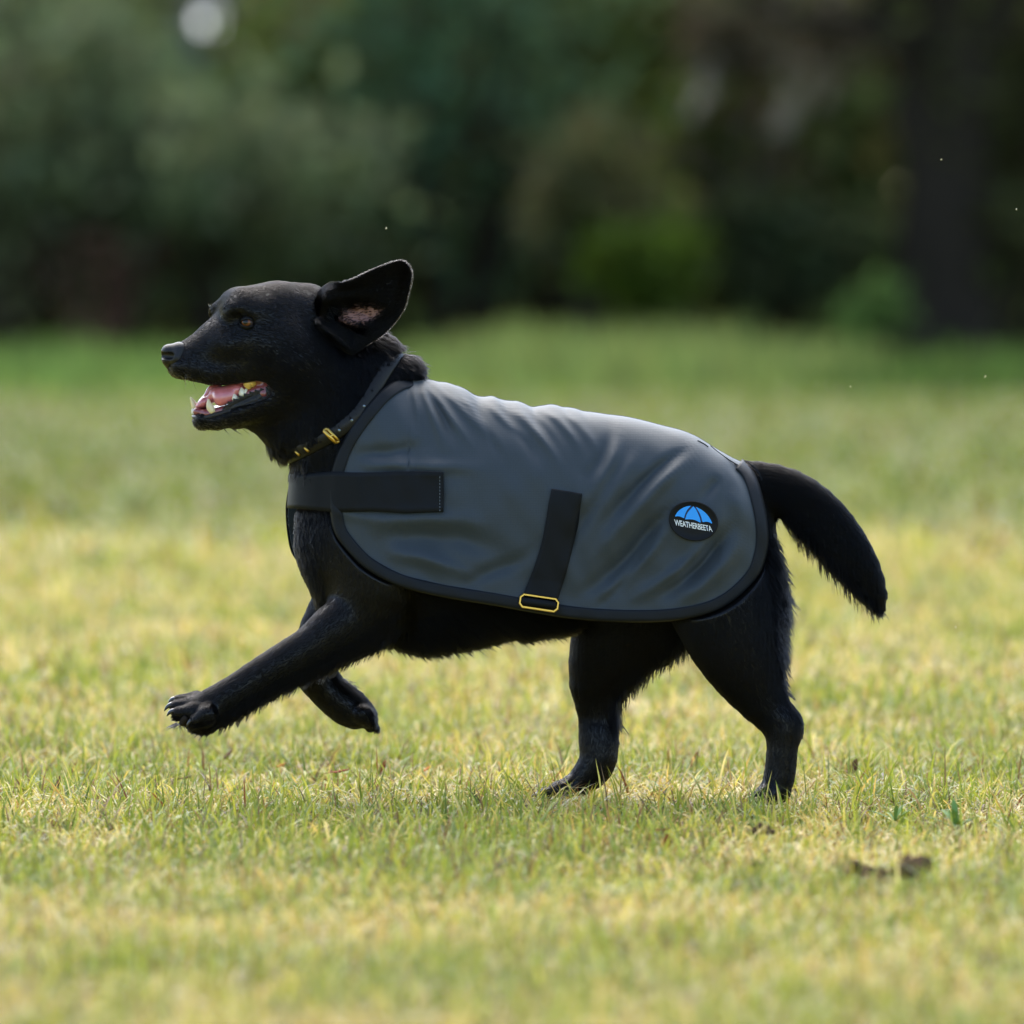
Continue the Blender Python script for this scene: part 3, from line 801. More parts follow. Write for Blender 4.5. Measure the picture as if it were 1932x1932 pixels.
def tape(line, inward, w, name, out=3., far=False, n=7):
    """binding along an edge: line (n,2), inward unit normals; covers w inwards, turned over the edge"""
    ts = np.linspace(-out, w, n)
    X = line[:, None, 0] + inward[:, None, 0] * ts; Rw = line[:, None, 1] + inward[:, None, 1] * ts
    prof = 1.1 * np.sin(np.pi * np.clip((ts + out) / (w + out), 0, 1)) ** .4 + .6
    prof[0] = -3.5
    Y = -coat_y(X, Rw) - hem_flare(X, Rw) - prof
    Y = np.minimum(Y, -.5)
    P = np.stack([X, Y, Rw], -1)
    if far:
        sx, sr = far_shift(X); P = np.stack([X + sx, -Y, Rw + sr * smooth01((Rw - 780) / 150)], -1)
    return P
dl = np.gradient(OUT, axis=0); dl /= np.linalg.norm(dl, axis=1, keepdims=True)
inw = np.stack([dl[:, 1], -dl[:, 0]], 1)
if not in_poly(OUT[100, 0] + inw[100, 0] * 8, OUT[100, 1] + inw[100, 1] * 8, OUT): inw = -inw
items = []
for far in (False, True):
    P = tape(OUT, inw, 19, 'tape', far=far)
    f = grid_faces(len(OUT), 7)
    items.append((P.reshape(-1, 3), f if not far else f[:, ::-1]))
tv_, tf_ = join(items)
trim = part('edge_binding', tv_, tf_, trim_m, coat)
_s = trim.modifiers.new('thickness', 'SOLIDIFY'); _s.thickness = .0012; _s.offset = 1

# chest strap, round the front of the chest from flap to flap
near_x = np.linspace(838, 672, 40)
plan = [(x, float(coat_y(x, 922.)) * -1 - 6.5) for x in near_x]
cx_, cy_ = 690., 8.
for a_ in np.linspace(math.pi * .5, -math.pi * .5, 27):          # near side, round the front, far side
    dx_, dy_ = -math.cos(a_), -math.sin(a_)
    rs_ = np.arange(20, 220, 1.)
    best = 0
    for rw in (892, 922, 952):
        v_s = BF.sample(np.stack([cx_ + dx_ * rs_, cy_ + dy_ * rs_, np.full(200, rw)], 1)); best = max(best, rs_[np.argmax(v_s > 0)])
    px_, py_ = cx_ + dx_ * (best + 9), cy_ + dy_ * (best + 9)
    if px_ < 652: plan.append((px_, py_))
plan += [(652, 150), (700, 156)]
plan = smoothline(plan, 120)
tt = np.linspace(0, 1, 9)
xf = np.clip((700 - plan[:, 0]) / 140, 0, 1)
top = 885 + 8 * smooth01((640 - plan[:, 0]) / 80) + 1.5 * np.sin(plan[:, 0] * .03); bot = 960 - 3 * smooth01((640 - plan[:, 0]) / 80) + 1.2 * np.sin(plan[:, 0] * .05 + 1)
pn = np.gradient(plan, axis=0); pn /= np.linalg.norm(pn, axis=1, keepdims=True)
SX = plan[:, None, 0] - 5 * xf[:, None] * (tt - .5) * (plan[:, None, 1] < 60); SY_ = np.broadcast_to(plan[:, None, 1], SX.shape).copy()
SR = top[:, None] + (bot - top)[:, None] * tt
nearm = (plan[:, 0] > 676) & (plan[:, 1] < 0)
SY_[nearm] = (-coat_y(SX, SR) - 6.5)[nearm]
SY_ -= (.9 * np.sin(SR * .33) * np.exp(-((SX - 590) / 40) ** 2)) * (SY_ < 20)
cs = part('chest_strap', np.stack([SX, SY_, SR], -1).reshape(-1, 3), grid_faces(120, 9), strap_m, coat)
_s = cs.modifiers.new('thickness', 'SOLIDIFY'); _s.thickness = .0022; _s.offset = 0
thread = simple('grey_thread', (.10, .12, .14), rough=.7)
its = []
for i in range(11):
    r = 893 + i * 6.2; xx = 831
    y = float(coat_y(xx, r)) * -1 - 8.4
    its.append(tube([(xx, y, r), (xx + .4, y - .5, r + 1.8), (xx, y, r + 3.6)], .8, 5))
v, f = join(its); part('stitching', v, f, thread, cs)

# girth strap and its brass slide
LB = smoothline([(1040, 916), (1034, 946), (1028, 985), (1021, 1018), (1007, 1063), (988, 1112)], 60)
RB = smoothline([(1097, 925), (1093, 955), (1089, 985), (1080, 1024), (1067, 1075), (1052, 1122)], 60)
t5 = np.linspace(0, 1, 9)[None, :, None]
B = LB[:, None] * (1 - t5) + RB[:, None] * t5
BY = -coat_y(B[..., 0], B[..., 1]) - hem_flare(B[..., 0], B[..., 1]) - 4.5
BY[-10:] -= np.linspace(0, 5, 10)[:, None]
top_v = np.stack([B[..., 0], BY, B[..., 1]], -1)
ext = []
for k in range(1, 14):
    t = k / 13
    e = top_v[-1] + np.array([-3 * t, 0, 34 * math.sin(t * 1.5)]); e[:, 1] = top_v[-1, :, 1] * math.cos(t * 1.5) * (1 - .1 * t)
    ext.append(e)
top_v = np.vstack([top_v, np.array(ext)])
gs = part('girth_strap', top_v.reshape(-1, 3), grid_faces(len(top_v), 9), strap_m, coat)
_s = gs.modifiers.new('thickness', 'SOLIDIFY'); _s.thickness = .002; _s.offset = 0
bc = np.array([1016.5, 0, 1129.]); by = float(BY[-1].mean()) - 6
def frame_slide(w, h, ch, bar, dep, rot):
    def ring(w, h, ch): return np.array([(-w + ch, -h), (w - ch, -h), (w, -h + ch), (w, h - ch), (w - ch, h), (-w + ch, h), (-w, h - ch), (-w, -h + ch)], float)
    o = ring(w, h, ch); i = ring(w - bar, h - bar, max(ch - bar * .5, 2)); om = ring(w - bar * .25, h - bar * .25, ch - .5); im = ring(w - bar * .75, h - bar * .75, max(ch - bar * .4, 2))
    c, s = math.cos(rot), math.sin(rot)
    rings = [(o, 0.), (om, -dep), (im, -dep), (i, 0.), (im, dep), (om, dep)]
    Vv = []
    for rg, y in rings:
        Vv.append(np.stack([rg[:, 0] * c - rg[:, 1] * s, np.full(8, y), rg[:, 0] * s + rg[:, 1] * c], 1))
    Vv = np.array(Vv).transpose(1, 0, 2).reshape(-1, 3)
    n = 8; m = 6
    ii = np.arange(n)[:, None]; jj = np.arange(m)[None]
    Fq = np.stack([ii * m + jj, ((ii + 1) % n) * m + jj, ((ii + 1) % n) * m + (jj + 1) % m, ii * m + (jj + 1) % m], -1).reshape(-1, 4)
    return Vv, Fq
v, f = frame_slide(38, 14, 7, 5, 3.2, R(8.5))
v = v + bc; v[:, 1] += by + (v[:, 2] - 1129) * -.05
buckle = part('strap_slide', v, f, brass, gs, smooth=False)
v, f = tube([(984, by + 1, 1125), (1016, by - .5, 1129.5), (1048, by + 1, 1134)], 7.5, 12)
part('strap_loop', v, f, strap_m, gs)

# round badge on the flank
bdg_m = simple('black_rubber_badge', (.008, .0085, .0095), rough=.55, spec=.15, bump=(1500, .2, .0003))
rim_m = simple('black_rubber_rim', (.006, .006, .007), rough=.4)
blue_m = simple('bright_blue_print', (.012, .33, .95), rough=.5)
navy_m = simple('navy_print', (.006, .01, .10), rough=.5)
white_m = simple('white_print', (.80, .82, .82), rough=.5)
BC = np.array([1305.5, 977.0]); brot = R(14)
bn_y = lambda x, r: -coat_y(x, r, False) - 7.5 + .0 * x
def badge_pt(X, Rw, lift):
    # the badge is stiff: a gently curved plate
    x = np.asarray(X, float); r = np.asarray(Rw, float)
    y0 = float(surf(np.array([BC[0]]), np.array([BC[1]]))[0])
    e = 22.
    gx = (float(bn_y(BC[0] + e, BC[1])) - float(bn_y(BC[0] - e, BC[1]))) / (2 * e); gr = (float(bn_y(BC[0], BC[1] + e)) - float(bn_y(BC[0], BC[1] - e))) / (2 * e)
    return np.stack([x, y0 - 7 - lift + gx * (x - BC[0]) + gr * (r - BC[1]) + .0012 * ((x - BC[0]) ** 2), r], -1)
def ell(a, b, n=64):
    t = np.linspace(0, 2 * np.pi, n, endpoint=False); c, s = math.cos(brot), math.sin(brot)
    return np.stack([BC[0] + a * np.cos(t) * c - b * np.sin(t) * s, BC[1] + a * np.cos(t) * s + b * np.sin(t) * c], 1)
lv_ = []
for k, lift in ((1.0, -5), (1.0, 1.2), (.97, 2.2), (.935, 2.2), (.92, 1.2), (.6, 1.2), (.3, 1.2), (.02, 1.2)):
    e = ell(47 * k, 37 * k); lv_.append(badge_pt(e[:, 0], e[:, 1], lift))
lv_ = np.array(lv_)
bf = grid_faces(8, 65)
bf = np.stack([np.stack([np.arange(64) + 64 * i, (np.arange(64) + 1) % 64 + 64 * i, (np.arange(64) + 1) % 64 + 64 * (i + 1), np.arange(64) + 64 * (i + 1)], 1) for i in range(7)]).reshape(-1, 4)
badge = part('badge', lv_.reshape(-1, 3), bf, bdg_m, coat)
# umbrella panels (badge zoom coordinates -> drawing units)
zb = lambda p: np.array([(2580 + p[0] * .12422) / 2.0704, (1920 + p[1] * .12422) / 2.0704])
def slab(poly, lift, name, mat, hgt=1.0):
    pts = np.array([zb(p) for p in poly]); n = len(pts)
    top = badge_pt(pts[:, 0], pts[:, 1], lift + hgt); bot = badge_pt(pts[:, 0], pts[:, 1], lift - .5)
    return np.vstack([top, bot]), n
def ngon(name, polys, lift, mat, parent):
    bmv, bmf, o = [], [], 0
    for poly in polys:
        vv, n = slab(poly, lift, name, mat)
        bmv.append(vv); bmf.append([list(range(o, o + n))] + [[o + i, o + (i + 1) % n, o + n + (i + 1) % n, o + n + i] for i in range(n)]); o += len(vv)
    me = bpy.data.meshes.new(name)
    off = parent_off(parent)
    me.from_pydata([tuple(p) for p in W(np.vstack(bmv))], [], [f for fl in bmf for f in fl]); me.materials.append(mat); me.update()
    ob = bpy.data.objects.new(name, me); COL.objects.link(ob); ob.parent = parent; ob.location = -off
    return ob
def parent_off(p):
    off = Vector((0, 0, 0))
    while p is not None: off += p.location; p = p.parent
    return off
arc = lambda pts, n=14: [tuple(p) for p in smoothline(pts, n)]
panels = [arc([(412, 668), (490, 540), (610, 440), (760, 372), (905, 350)]) + arc([(900, 362), (800, 470), (735, 590), (690, 735)]) + arc([(670, 726), (590, 690), (500, 672), (425, 682)], 8),
          arc([(980, 368), (880, 470), (790, 590), (722, 775)]) + arc([(740, 772), (880, 770), (1020, 790), (1150, 850), (1205, 876)], 10) + arc([(1215, 860), (1190, 740), (1120, 570), (1050, 440), (990, 372)]),
          arc([(1065, 384), (1230, 470), (1380, 590), (1490, 730), (1575, 890)]) + arc([(1560, 908), (1470, 862), (1370, 850), (1285, 862)], 8) + arc([(1265, 840), (1230, 700), (1170, 560), (1070, 400)])]
ngon('umbrella_panel', panels, 1.4, blue_m, badge)
ribs = [arc([(925, 362), (820, 480), (745, 610), (697, 745)], 10) + arc([(722, 745), (775, 620), (850, 490), (955, 380)], 10),
        arc([(1015, 372), (1110, 520), (1190, 690), (1235, 860)], 10) + arc([(1268, 860), (1215, 670), (1140, 510), (1060, 385)], 10)]
ngon('umbrella_rib', ribs, 1.3, navy_m, badge)
# the name under the umbrella
tcu = bpy.data.curves.new('lettering', 'FONT'); tcu.body = 'WEATHERBEETA'; tcu.size = 1; tcu.offset = .012; tcu.resolution_u = 3; tcu.space_character = .92
tob = bpy.data.objects.new('lettering', tcu); COL.objects.link(tob)
bpy.context.view_layer.update()
tme = bpy.data.meshes.new_from_object(tob.evaluated_get(bpy.context.evaluated_depsgraph_get()))
bpy.data.objects.remove(tob); bpy.data.curves.remove(tcu)
n_ = len(tme.vertices); co = np.zeros(n_ * 3, np.float32); tme.vertices.foreach_get('co', co); co = co.reshape(-1, 3)
tx = (co[:, 0] - co[:, 0].min()) / np.ptp(co[:, 0]); ty = (co[:, 1] - co[:, 1].min()) / np.ptp(co[:, 1])
TL, TR, BL, BR = [zb(p) for p in ((385, 768), (1548, 985), (405, 955), (1592, 1168))]
pp = (TL[None] * (1 - tx[:, None]) + TR[None] * tx[:, None]) * ty[:, None] + (BL[None] * (1 - tx[:, None]) + BR[None] * tx[:, None]) * (1 - ty[:, None])
tme.vertices.foreach_set('co', W(badge_pt(pp[:, 0], pp[:, 1], 2.3)).astype(np.float32).ravel())
tme.materials.clear(); tme.materials.append(white_m); tme.update()
lt = bpy.data.objects.new('lettering', tme); COL.objects.link(lt); lt.parent = badge; lt.location = -parent_off(badge)

# seam of the tail dart and the loop on the back
def cord(pts, rad, name, mat, lift=1.0, n=40):
    p = smoothline(pts, n); y = -coat_y(p[:, 0], p[:, 1]) - lift
    v, f = tube(np.stack([p[:, 0], y, p[:, 1]], 1), rad, 6)
    return part(name, v, f, mat, coat)
cord([(1340, 839), (1356, 852), (1376, 866), (1394, 877), (1411, 892)], 1.0, 'seam', strap_m, .6)
cord([(1384, 872), (1398, 884), (1408, 890)], .9, 'seam', strap_m, .6)
cord([(1315, 829), (1322, 832.5), (1329, 836.5), (1335, 841)], 1.5, 'back_loop', strap_m, .2, 12)

# ================================================================ collar
leather = simple('dark_leather', (.006, .0052, .0045), rough=.45, spec=.22, bump=(350, .4, .0012), coat=.1)
collar = tag(empty('dog_collar', W([644, 0, 765])), 'dark leather collar with brass buckle and punched holes on the neck', 'dog collar')
A0 = np.array([735, 0, 676.]); A1 = np.array([553, -6, 850.])
cc = (A0 + A1) / 2; dd = (A1 - A0) / np.linalg.norm(A1 - A0)
ax_n = np.array([-dd[2], 0, dd[0]])          # along the neck, towards the head
if ax_n[0] > 0: ax_n = -ax_n
ph = np.linspace(0, 2 * np.pi, 121)[:-1]
def ring_pt(phi, axial, lift):
    phi = np.asarray(phi, float)
    dirv = np.cos(phi)[:, None] * dd - np.sin(phi)[:, None] * np.array([0, 1., 0])
    bow = -34 * np.sin(phi) ** 2
    base = cc[None] + ax_n[None] * (bow + axial)[:, None]
    rs = np.arange(40, 190, 1.5)
    P = base[:, None] + dirv[:, None] * rs[None, :, None]
    v = BF.sample(P.reshape(-1, 3)).reshape(len(phi), -1)
    r = rs[np.argmax(v > 0, axis=1)]
    k = np.array([1, 2, 3, 2, 1.]); k /= k.sum()
    if len(r) > 40:
        r = np.convolve(np.concatenate([r[-8:], r, r[:8]]), np.ones(9) / 9, 'same')[8:-8]
    return base + dirv * (r + lift)[:, None], dirv
rows_ = []
for w, l in ((-14, -6), (-14, .5), (-11, 3), (0, 3.8), (11, 3), (14, .5), (14, -6)):
    p, _ = ring_pt(ph, np.full(120, w), l); rows_.append(p)
RINGC = rows_[3]
cv = np.array(rows_).transpose(1, 0, 2).reshape(-1, 3)
part('strap', cv, grid_faces(120, 7, True), leather, collar)
def on_collar(x, row, lift=11):
    """nearest place on the near side of the collar to a side-view point"""
    phs = np.linspace(.05, np.pi - .05, 200)
    base, _ = ring_pt(phs, np.zeros(200), lift)
    i = np.argmin(np.hypot(base[:, 0] - x, base[:, 2] - row))
    t = base[min(i + 1, 199)] - base[max(i - 1, 0)]; t /= np.linalg.norm(t)
    a = (row - base[i, 2]) * ax_n[2] + (x - base[i, 0]) * ax_n[0]
    return base[i], t, ax_n
p, t, a = on_collar(622, 815, 8)
nrm = np.cross(t, a); nrm /= np.linalg.norm(nrm)
if nrm[1] > 0: nrm = -nrm
bk = []
bk.append(tube([p - a * 17 + nrm * 1, p + a * 17 + nrm * 1], 3.8, 10))
for s in (-1, 1): bk.append(tube([p + a * 16 * s, p + a * 16 * s + t * 7 - nrm * 1], 3, 8))
bk.append(tube([p - a * 16 + t * 7, p + a * 16 + t * 7], 3, 8))
bk.append(tube([p + nrm * 4, p + nrm * 2 - t * 4, p + t * 7 + nrm * 3], 2.2, 8))
v, f = join(bk); part('buckle', v, f, brass, collar)
for x, r in ((579, 840), (561, 846)):
    p, t, a = on_collar(x, r, 5)
    v, f = tube([p - a * 6 + nrm, p + nrm * 1.5, p + a * 6], 2.6, 8); part('keeper', v, f, brass, collar)
hole_m = simple('collar_eyelet', (.20, .24, .26), rough=.35, metal=.8)
for x, r in ((684, 760), (658, 782), (634, 798)):
    p, t, a = on_collar(x, r, 4.4)
    v, f = tube([p + nrm * -.5, p + nrm * .6], 3.0, 10); part('eyelet', v, f, hole_m, collar)
# ================================================================ fur
fur_m = bpy.data.materials.new('black_fur'); fur_m.use_nodes = True
fn, flk = fur_m.node_tree.nodes, fur_m.node_tree.links
fn.remove(fn['Principled BSDF'])
hb_ = fn.new('ShaderNodeBsdfHairPrincipled'); hb_.parametrization = 'COLOR'
fa = fn.new('ShaderNodeAttribute'); fa.attribute_name = 'grey'
mx = fn.new('ShaderNodeMix'); mx.data_type = 'RGBA'; mx.inputs[6].default_value = (.0022, .0020, .0022, 1); mx.inputs[7].default_value = (.30, .26, .22, 1)
flk.new(fa.outputs['Fac'], mx.inputs[0]); flk.new(mx.outputs[2], hb_.inputs['Color'])
hb_.inputs['IOR'].default_value = 1.19; hb_.inputs['Roughness'].default_value = .13; hb_.inputs['Radial Roughness'].default_value = .35; hb_.inputs['Random Roughness'].default_value = .2
flk.new(hb_.outputs[0], fn['Material Output'].inputs['Surface'])

def make_fur(name, P, N, D, L, grey, parent, rad=.55, lift=.30, clump=.6, cell=8., droop=.12, npt=4, jit=.25, seed=1):
    """P roots, N normals, D comb directions, L lengths, all in drawing units (rows downwards)"""
    rg = np.random.default_rng(seed)
    n = len(P)
    T = D - (D * N).sum(1, keepdims=True) * N
    T += rg.normal(0, 1, (n, 3)) * np.clip((L[:, None] - 3) / 22, .05, 1.) * jit * 1.6; T -= (T * N).sum(1, keepdims=True) * N
    T /= np.maximum(np.linalg.norm(T, axis=1, keepdims=True), 1e-6)
    L = L * rg.uniform(.7, 1.2, n)
    lf = np.clip(rg.normal(lift, .12, n), .05, .9) if np.isscalar(lift) else np.clip(lift + rg.normal(0, .05, n), .05, 1.2)
    tip = P + T * L[:, None] + N * (lf * L)[:, None]
    tip[:, 2] += droop * L * smooth01((L - 5) / 6)
    key = np.floor(P / cell + rg.normal(0, .12, (n, 3))).astype(np.int64)
    _, inv = np.unique(key @ np.array([1, 100003, 10000019], np.int64), return_inverse=True)
    inv = inv.ravel(); c = np.bincount(inv)
    ctip = np.stack([np.bincount(inv, tip[:, k]) / c for k in range(3)], 1)
    off = rg.normal(0, .10, (len(c), 3)) * np.bincount(inv, L)[:, None] / c[:, None]
    cl = clump * (rg.uniform(.6, 1.3, n) * (.15 + .85 * smooth01((L - 6) / 8)))[:, None]
    tip = tip * (1 - cl) + (ctip + off)[inv] * cl
    s = np.linspace(0, 1, npt)[None, :, None]
    mid = P + N * (.55 * lf * L)[:, None] + T * (.42 * L)[:, None]
    pts = (1 - s) ** 2 * P[:, None] + 2 * s * (1 - s) * mid[:, None] + s ** 2 * tip[:, None]
    hc = bpy.data.hair_curves.new(name)
    hc.add_curves([npt] * n)
    hc.attributes['position'].data.foreach_set('vector', W(pts).astype(np.float32).ravel())
    r = hc.attributes.get('radius') or hc.attributes.new('radius', 'FLOAT', 'POINT')
    rr = (np.broadcast_to(rad, n)[:, None] * np.array([1, .9, .65, .08])[None] * SC)
    r.data.foreach_set('value', rr.astype(np.float32).ravel())
    ga = hc.attributes.new('grey', 'FLOAT', 'CURVE'); ga.data.foreach_set('value', np.asarray(grey, np.float32))
    hc.materials.append(fur_m)
    o = bpy.data.objects.new(name, hc); COL.objects.link(o)
    o.parent = parent; o.location = -parent_off(parent)
    return o

def scatter(V, F, N, dens, attrs, n_total_scale, seed):
    rg = np.random.default_rng(seed)
    tri = np.vstack([F[:, [0, 1, 2]], F[:, [0, 2, 3]]])
    a, b, c = V[tri[:, 0]], V[tri[:, 1]], V[tri[:, 2]]
    ar = .5 * np.linalg.norm(np.cross(b - a, c - a), axis=1) * dens[tri].mean(1)
    n = int(ar.sum() * n_total_scale)
    t = rg.choice(len(tri), n, p=ar / ar.sum())
    r1, r2 = np.sqrt(rg.random(n)), rg.random(n)
    w = np.stack([1 - r1, r1 * (1 - r2), r1 * r2], 1)
    out = [(X[tri[t]] * (w[..., None] if X.ndim == 2 else w)).sum(1) for X in (V, N) + tuple(attrs)]
    out[1] /= np.maximum(np.linalg.norm(out[1], axis=1, keepdims=True), 1e-6)
    return out

inmouth = (poly_dist(V[:, 0], V[:, 2], MOUTH) < 1.5) & (V[:, 0] > 350)
d_eye = np.minimum(np.linalg.norm(V - EYE_N, axis=1), np.linalg.norm(V - EYE_F, axis=1))
nose_skip = (V[:, 0] < 336) & (V[:, 2] < 684)
dens = np.ones(len(V))
strapz = (V[:, 0] < 680) & (V[:, 2] > 889) & (V[:, 2] < 956)
FLEN = np.where(strapz, 4, FLEN)
dens[COVERED | inmouth | nose_skip | (d_eye < 11)] = 0
nk = np.where((V[:, 0] > 520) & (V[:, 0] < 770) & (V[:, 2] > 640) & (V[:, 2] < 880))[0]
for s_ in range(0, len(nk), 4000):
    ii = nk[s_:s_ + 4000]; dens[ii[np.min(((V[ii, None] - RINGC[None]) ** 2).sum(2), 1) < 12.5 ** 2]] = 0
dens *= np.where(NB[:, 1] > .45, .45, 1)
dens *= np.where(V[:, 0] < 560, 1.3, 1.0) * (.30 + .70 * smooth01((FLEN - 7) / 6))
# greying muzzle and chin
gy = .55 * bump2(V[:, 0], V[:, 2], 332, 700, 26, 12, .45) + .55 * bump2(V[:, 0], V[:, 2], 395, 800, 40, 12, -.05) + .22 * bump2(V[:, 0], V[:, 2], 450, 790, 40, 16, -.3) + .16 * bump2(V[:, 0], V[:, 2], 420, 716, 70, 12, .0) + .10 * bump2(V[:, 0], V[:, 2], 512, 735, 16, 16)
gy *= (V[:, 0] < 560)
bP, bN, bD, bL, bG = scatter(V, F, NB, dens, (COMB, FLEN, gy), .85, 3)
rg_ = np.random.default_rng(11)
grey = np.where(rg_.random(len(bP)) < bG * .8, rg_.uniform(.1, .75, len(bP)) ** 1.5, rg_.uniform(0, .012, len(bP)))
liftv = np.clip(.10 + .020 * (bL - 6), .09, .65)
fur = tag(make_fur('fur', bP, bN, bD, bL, grey, dog, rad=np.where(bL > 13, .58, .42), lift=liftv), kind='stuff')

# loose feathering on the belly, the backs of the legs, the breeches and the tail
fm = np.where(bL > 17.5)[0]; fm = rg_.choice(fm, min(len(fm), 9000), replace=False)
tag(make_fur('feathering', bP[fm], bN[fm], bD[fm], bL[fm] * np.where(bP[fm, 0] < 1060, 1.05, 1.3), np.zeros(len(fm)), dog, rad=.62, lift=np.full(len(fm), .75), clump=.8, cell=11., droop=.25, seed=12), kind='stuff')
# ear fur
ew = np.array([1., 0, -.35])
EDir = np.tile(np.array([.9, -.1, -.42]), (len(EV), 1))
edens = 1.25 * (1 - .96 * np.clip(epink * 1.15, 0, 1)) * np.ones(len(EV))
elen = np.full(len(EV), 5.5) + 5 * bump2(EV[:, 0], EV[:, 2], 640, 655, 40, 14, .7)
p1, n1, d1, l1, g1 = scatter(EV + EN * 2.6, EFc, EN, edens, (EDir, elen, epink), .75, 5)
p2, n2, d2, l2, g2 = scatter(EV - EN * 2.6, EFc, -EN, np.full(len(EV), .7), (EDir, elen * .9, epink), .5, 6)
# edge fringe, paler where the light comes through, and the tufts round the ear canal
edge = np.vstack([EAR_T[24:], EAR_B[26:][::-1]]); nE = 1700
ei = rg_.integers(0, len(edge), nE); eP = edge[ei] + rg_.normal(0, .8, (nE, 2))
ec = np.array([690., 575.]); eo = edge[ei] - ec; eo /= np.linalg.norm(eo, axis=1, keepdims=True)
p3 = np.stack([eP[:, 0], ear_depth(eP[:, 0], eP[:, 1], np.zeros(nE)) + rg_.uniform(-2, 4, nE), eP[:, 1]], 1)
n3 = np.stack([eo[:, 0], rg_.normal(0, .3, nE), eo[:, 1]], 1); n3 /= np.linalg.norm(n3, axis=1, keepdims=True)
nT = 420
a3 = rg_.uniform(0, 2 * np.pi, nT)
p4 = np.stack([622 + rg_.normal(0, 9, nT), np.full(nT, 0.), 594 + rg_.normal(0, 8, nT)], 1)
p4[:, 1] = ear_depth(p4[:, 0], p4[:, 2], np.full(nT, 30.)) - 4
n4 = np.tile([0, -1., 0], (nT, 1)); d4 = np.stack([1.2 + 0 * a3, -.1 + 0 * a3, .2 + rg_.normal(0, .4, nT)], 1)
nS = 70
p5 = np.stack([rg_.uniform(640, 722, nS), np.zeros(nS), rg_.uniform(574, 612, nS)], 1)
keep = pinkness(p5[:, 0], p5[:, 2]) > .4; p5 = p5[keep]; nS = len(p5)
p5[:, 1] = ear_depth(p5[:, 0], p5[:, 2], np.full(nS, 40.)) - 4
n5 = np.tile([0, -1., 0], (nS, 1)); d5 = np.tile([1., 0, -.12], (nS, 1))
EPp = np.vstack([p1, p2, p3, p4, p5]); ENn = np.vstack([n1, n2, n3, n4, n5]); EDd = np.vstack([d1, d2, n3 * .2 + np.array([.9, 0, -.3]), d4, d5])
ELl = np.concatenate([l1, l2, np.full(nE, 2.6), rg_.uniform(9, 26, nT), rg_.uniform(8, 16, nS)])
EGg = np.concatenate([rg_.uniform(0, .012, len(p1)), rg_.uniform(0, .012, len(p2)), rg_.uniform(0, .05, nE), np.where(rg_.random(nT) < .35, rg_.uniform(.2, .9, nT), .01), np.where(rg_.random(nS) < .6, rg_.uniform(.1, .6, nS), .01)])
tag(make_fur('ear_fur', EPp, ENn, EDd, ELl, EGg, dog, rad=.5, lift=.22, clump=.25, seed=4), kind='stuff')

# whiskers and long single hairs under the chin, paw tufts
wp, wn, wd, wl, wg = [], [], [], [], []
for i in range(26):
    x = rg_.uniform(392, 505); wp.append(H(x, 800 - (x - 430) * .18 * (x > 440), rg_.uniform(-30, 10))); wn.append((0, -.3, .95)); wd.append((.35 + rg_.normal(0, .3), -.1, .4)); wl.append(rg_.uniform(14, 34)); wg.append(0)
for i in range(16):
    p = H(rg_.uniform(345, 400), rg_.uniform(690, 712), -36); wp.append(p); wn.append((-.2, -.9, .3)); wd.append((.5, -.5, .5 + rg_.normal(0, .3))); wl.append(rg_.uniform(14, 30)); wg.append(.05)
for i in range(10):
    p = (rg_.uniform(408, 424), 0, 572.); p = H(p[0] - 13, p[2] + 6, 46); wp.append(p); wn.append((-.7, .3, -.6)); wd.append((-.5, 0, -.6)); wl.append(rg_.uniform(6, 12)); wg.append(.02)
for i in range(90):
    k = i % 9; x = (338, 342, 349, 354, 358, 363, 368, 335, 374)[k] + rg_.normal(0, 1.2)
    wp.append((x, -86 + rg_.normal(0, 10), 1360 + rg_.normal(0, 1.5))); wn.append((-.2, 0, .98)); wd.append(((-1.6 if k == 7 else -.05) + .02 * (x - 352), 0, .4 if k == 7 else .9)); wl.append(rg_.uniform(14, 24)); wg.append(0)
for i in range(40):
    wp.append((rg_.uniform(905, 925), rg_.uniform(-8, 8), 1198)); wn.append((0, 0, 1.)); wd.append((.4, 0, .6)); wl.append(rg_.uniform(8, 18)); wg.append(0)
tag(make_fur('whiskers', np.array(wp, float), np.array(wn, float), np.array(wd, float), np.array(wl), np.array(wg), dog, rad=.55, lift=.6, clump=.12, seed=9), kind='stuff')
print('HAIRS', len(bP), len(EPp))
# ================================================================ ground and grass
def n2(x, y, sc, seed=0):
    """cheap smooth noise, 0..1"""
    x = np.asarray(x) * sc; y = np.asarray(y) * sc
    xi, yi = np.floor(x).astype(np.int64), np.floor(y).astype(np.int64); fx, fy_ = smooth01(x - xi), smooth01(y - yi)
    def h(a, b):
        v = (a * 374761393 + b * 668265263 + seed * 974634777) & 0xffffffff
        v = ((v ^ (v >> 13)) * 1274126177) & 0xffffffff
        return ((v ^ (v >> 16)) & 0xffff) / 65535.
    return (h(xi, yi) * (1 - fx) + h(xi + 1, yi) * fx) * (1 - fy_) + (h(xi, yi + 1) * (1 - fx) + h(xi + 1, yi + 1) * fx) * fy_

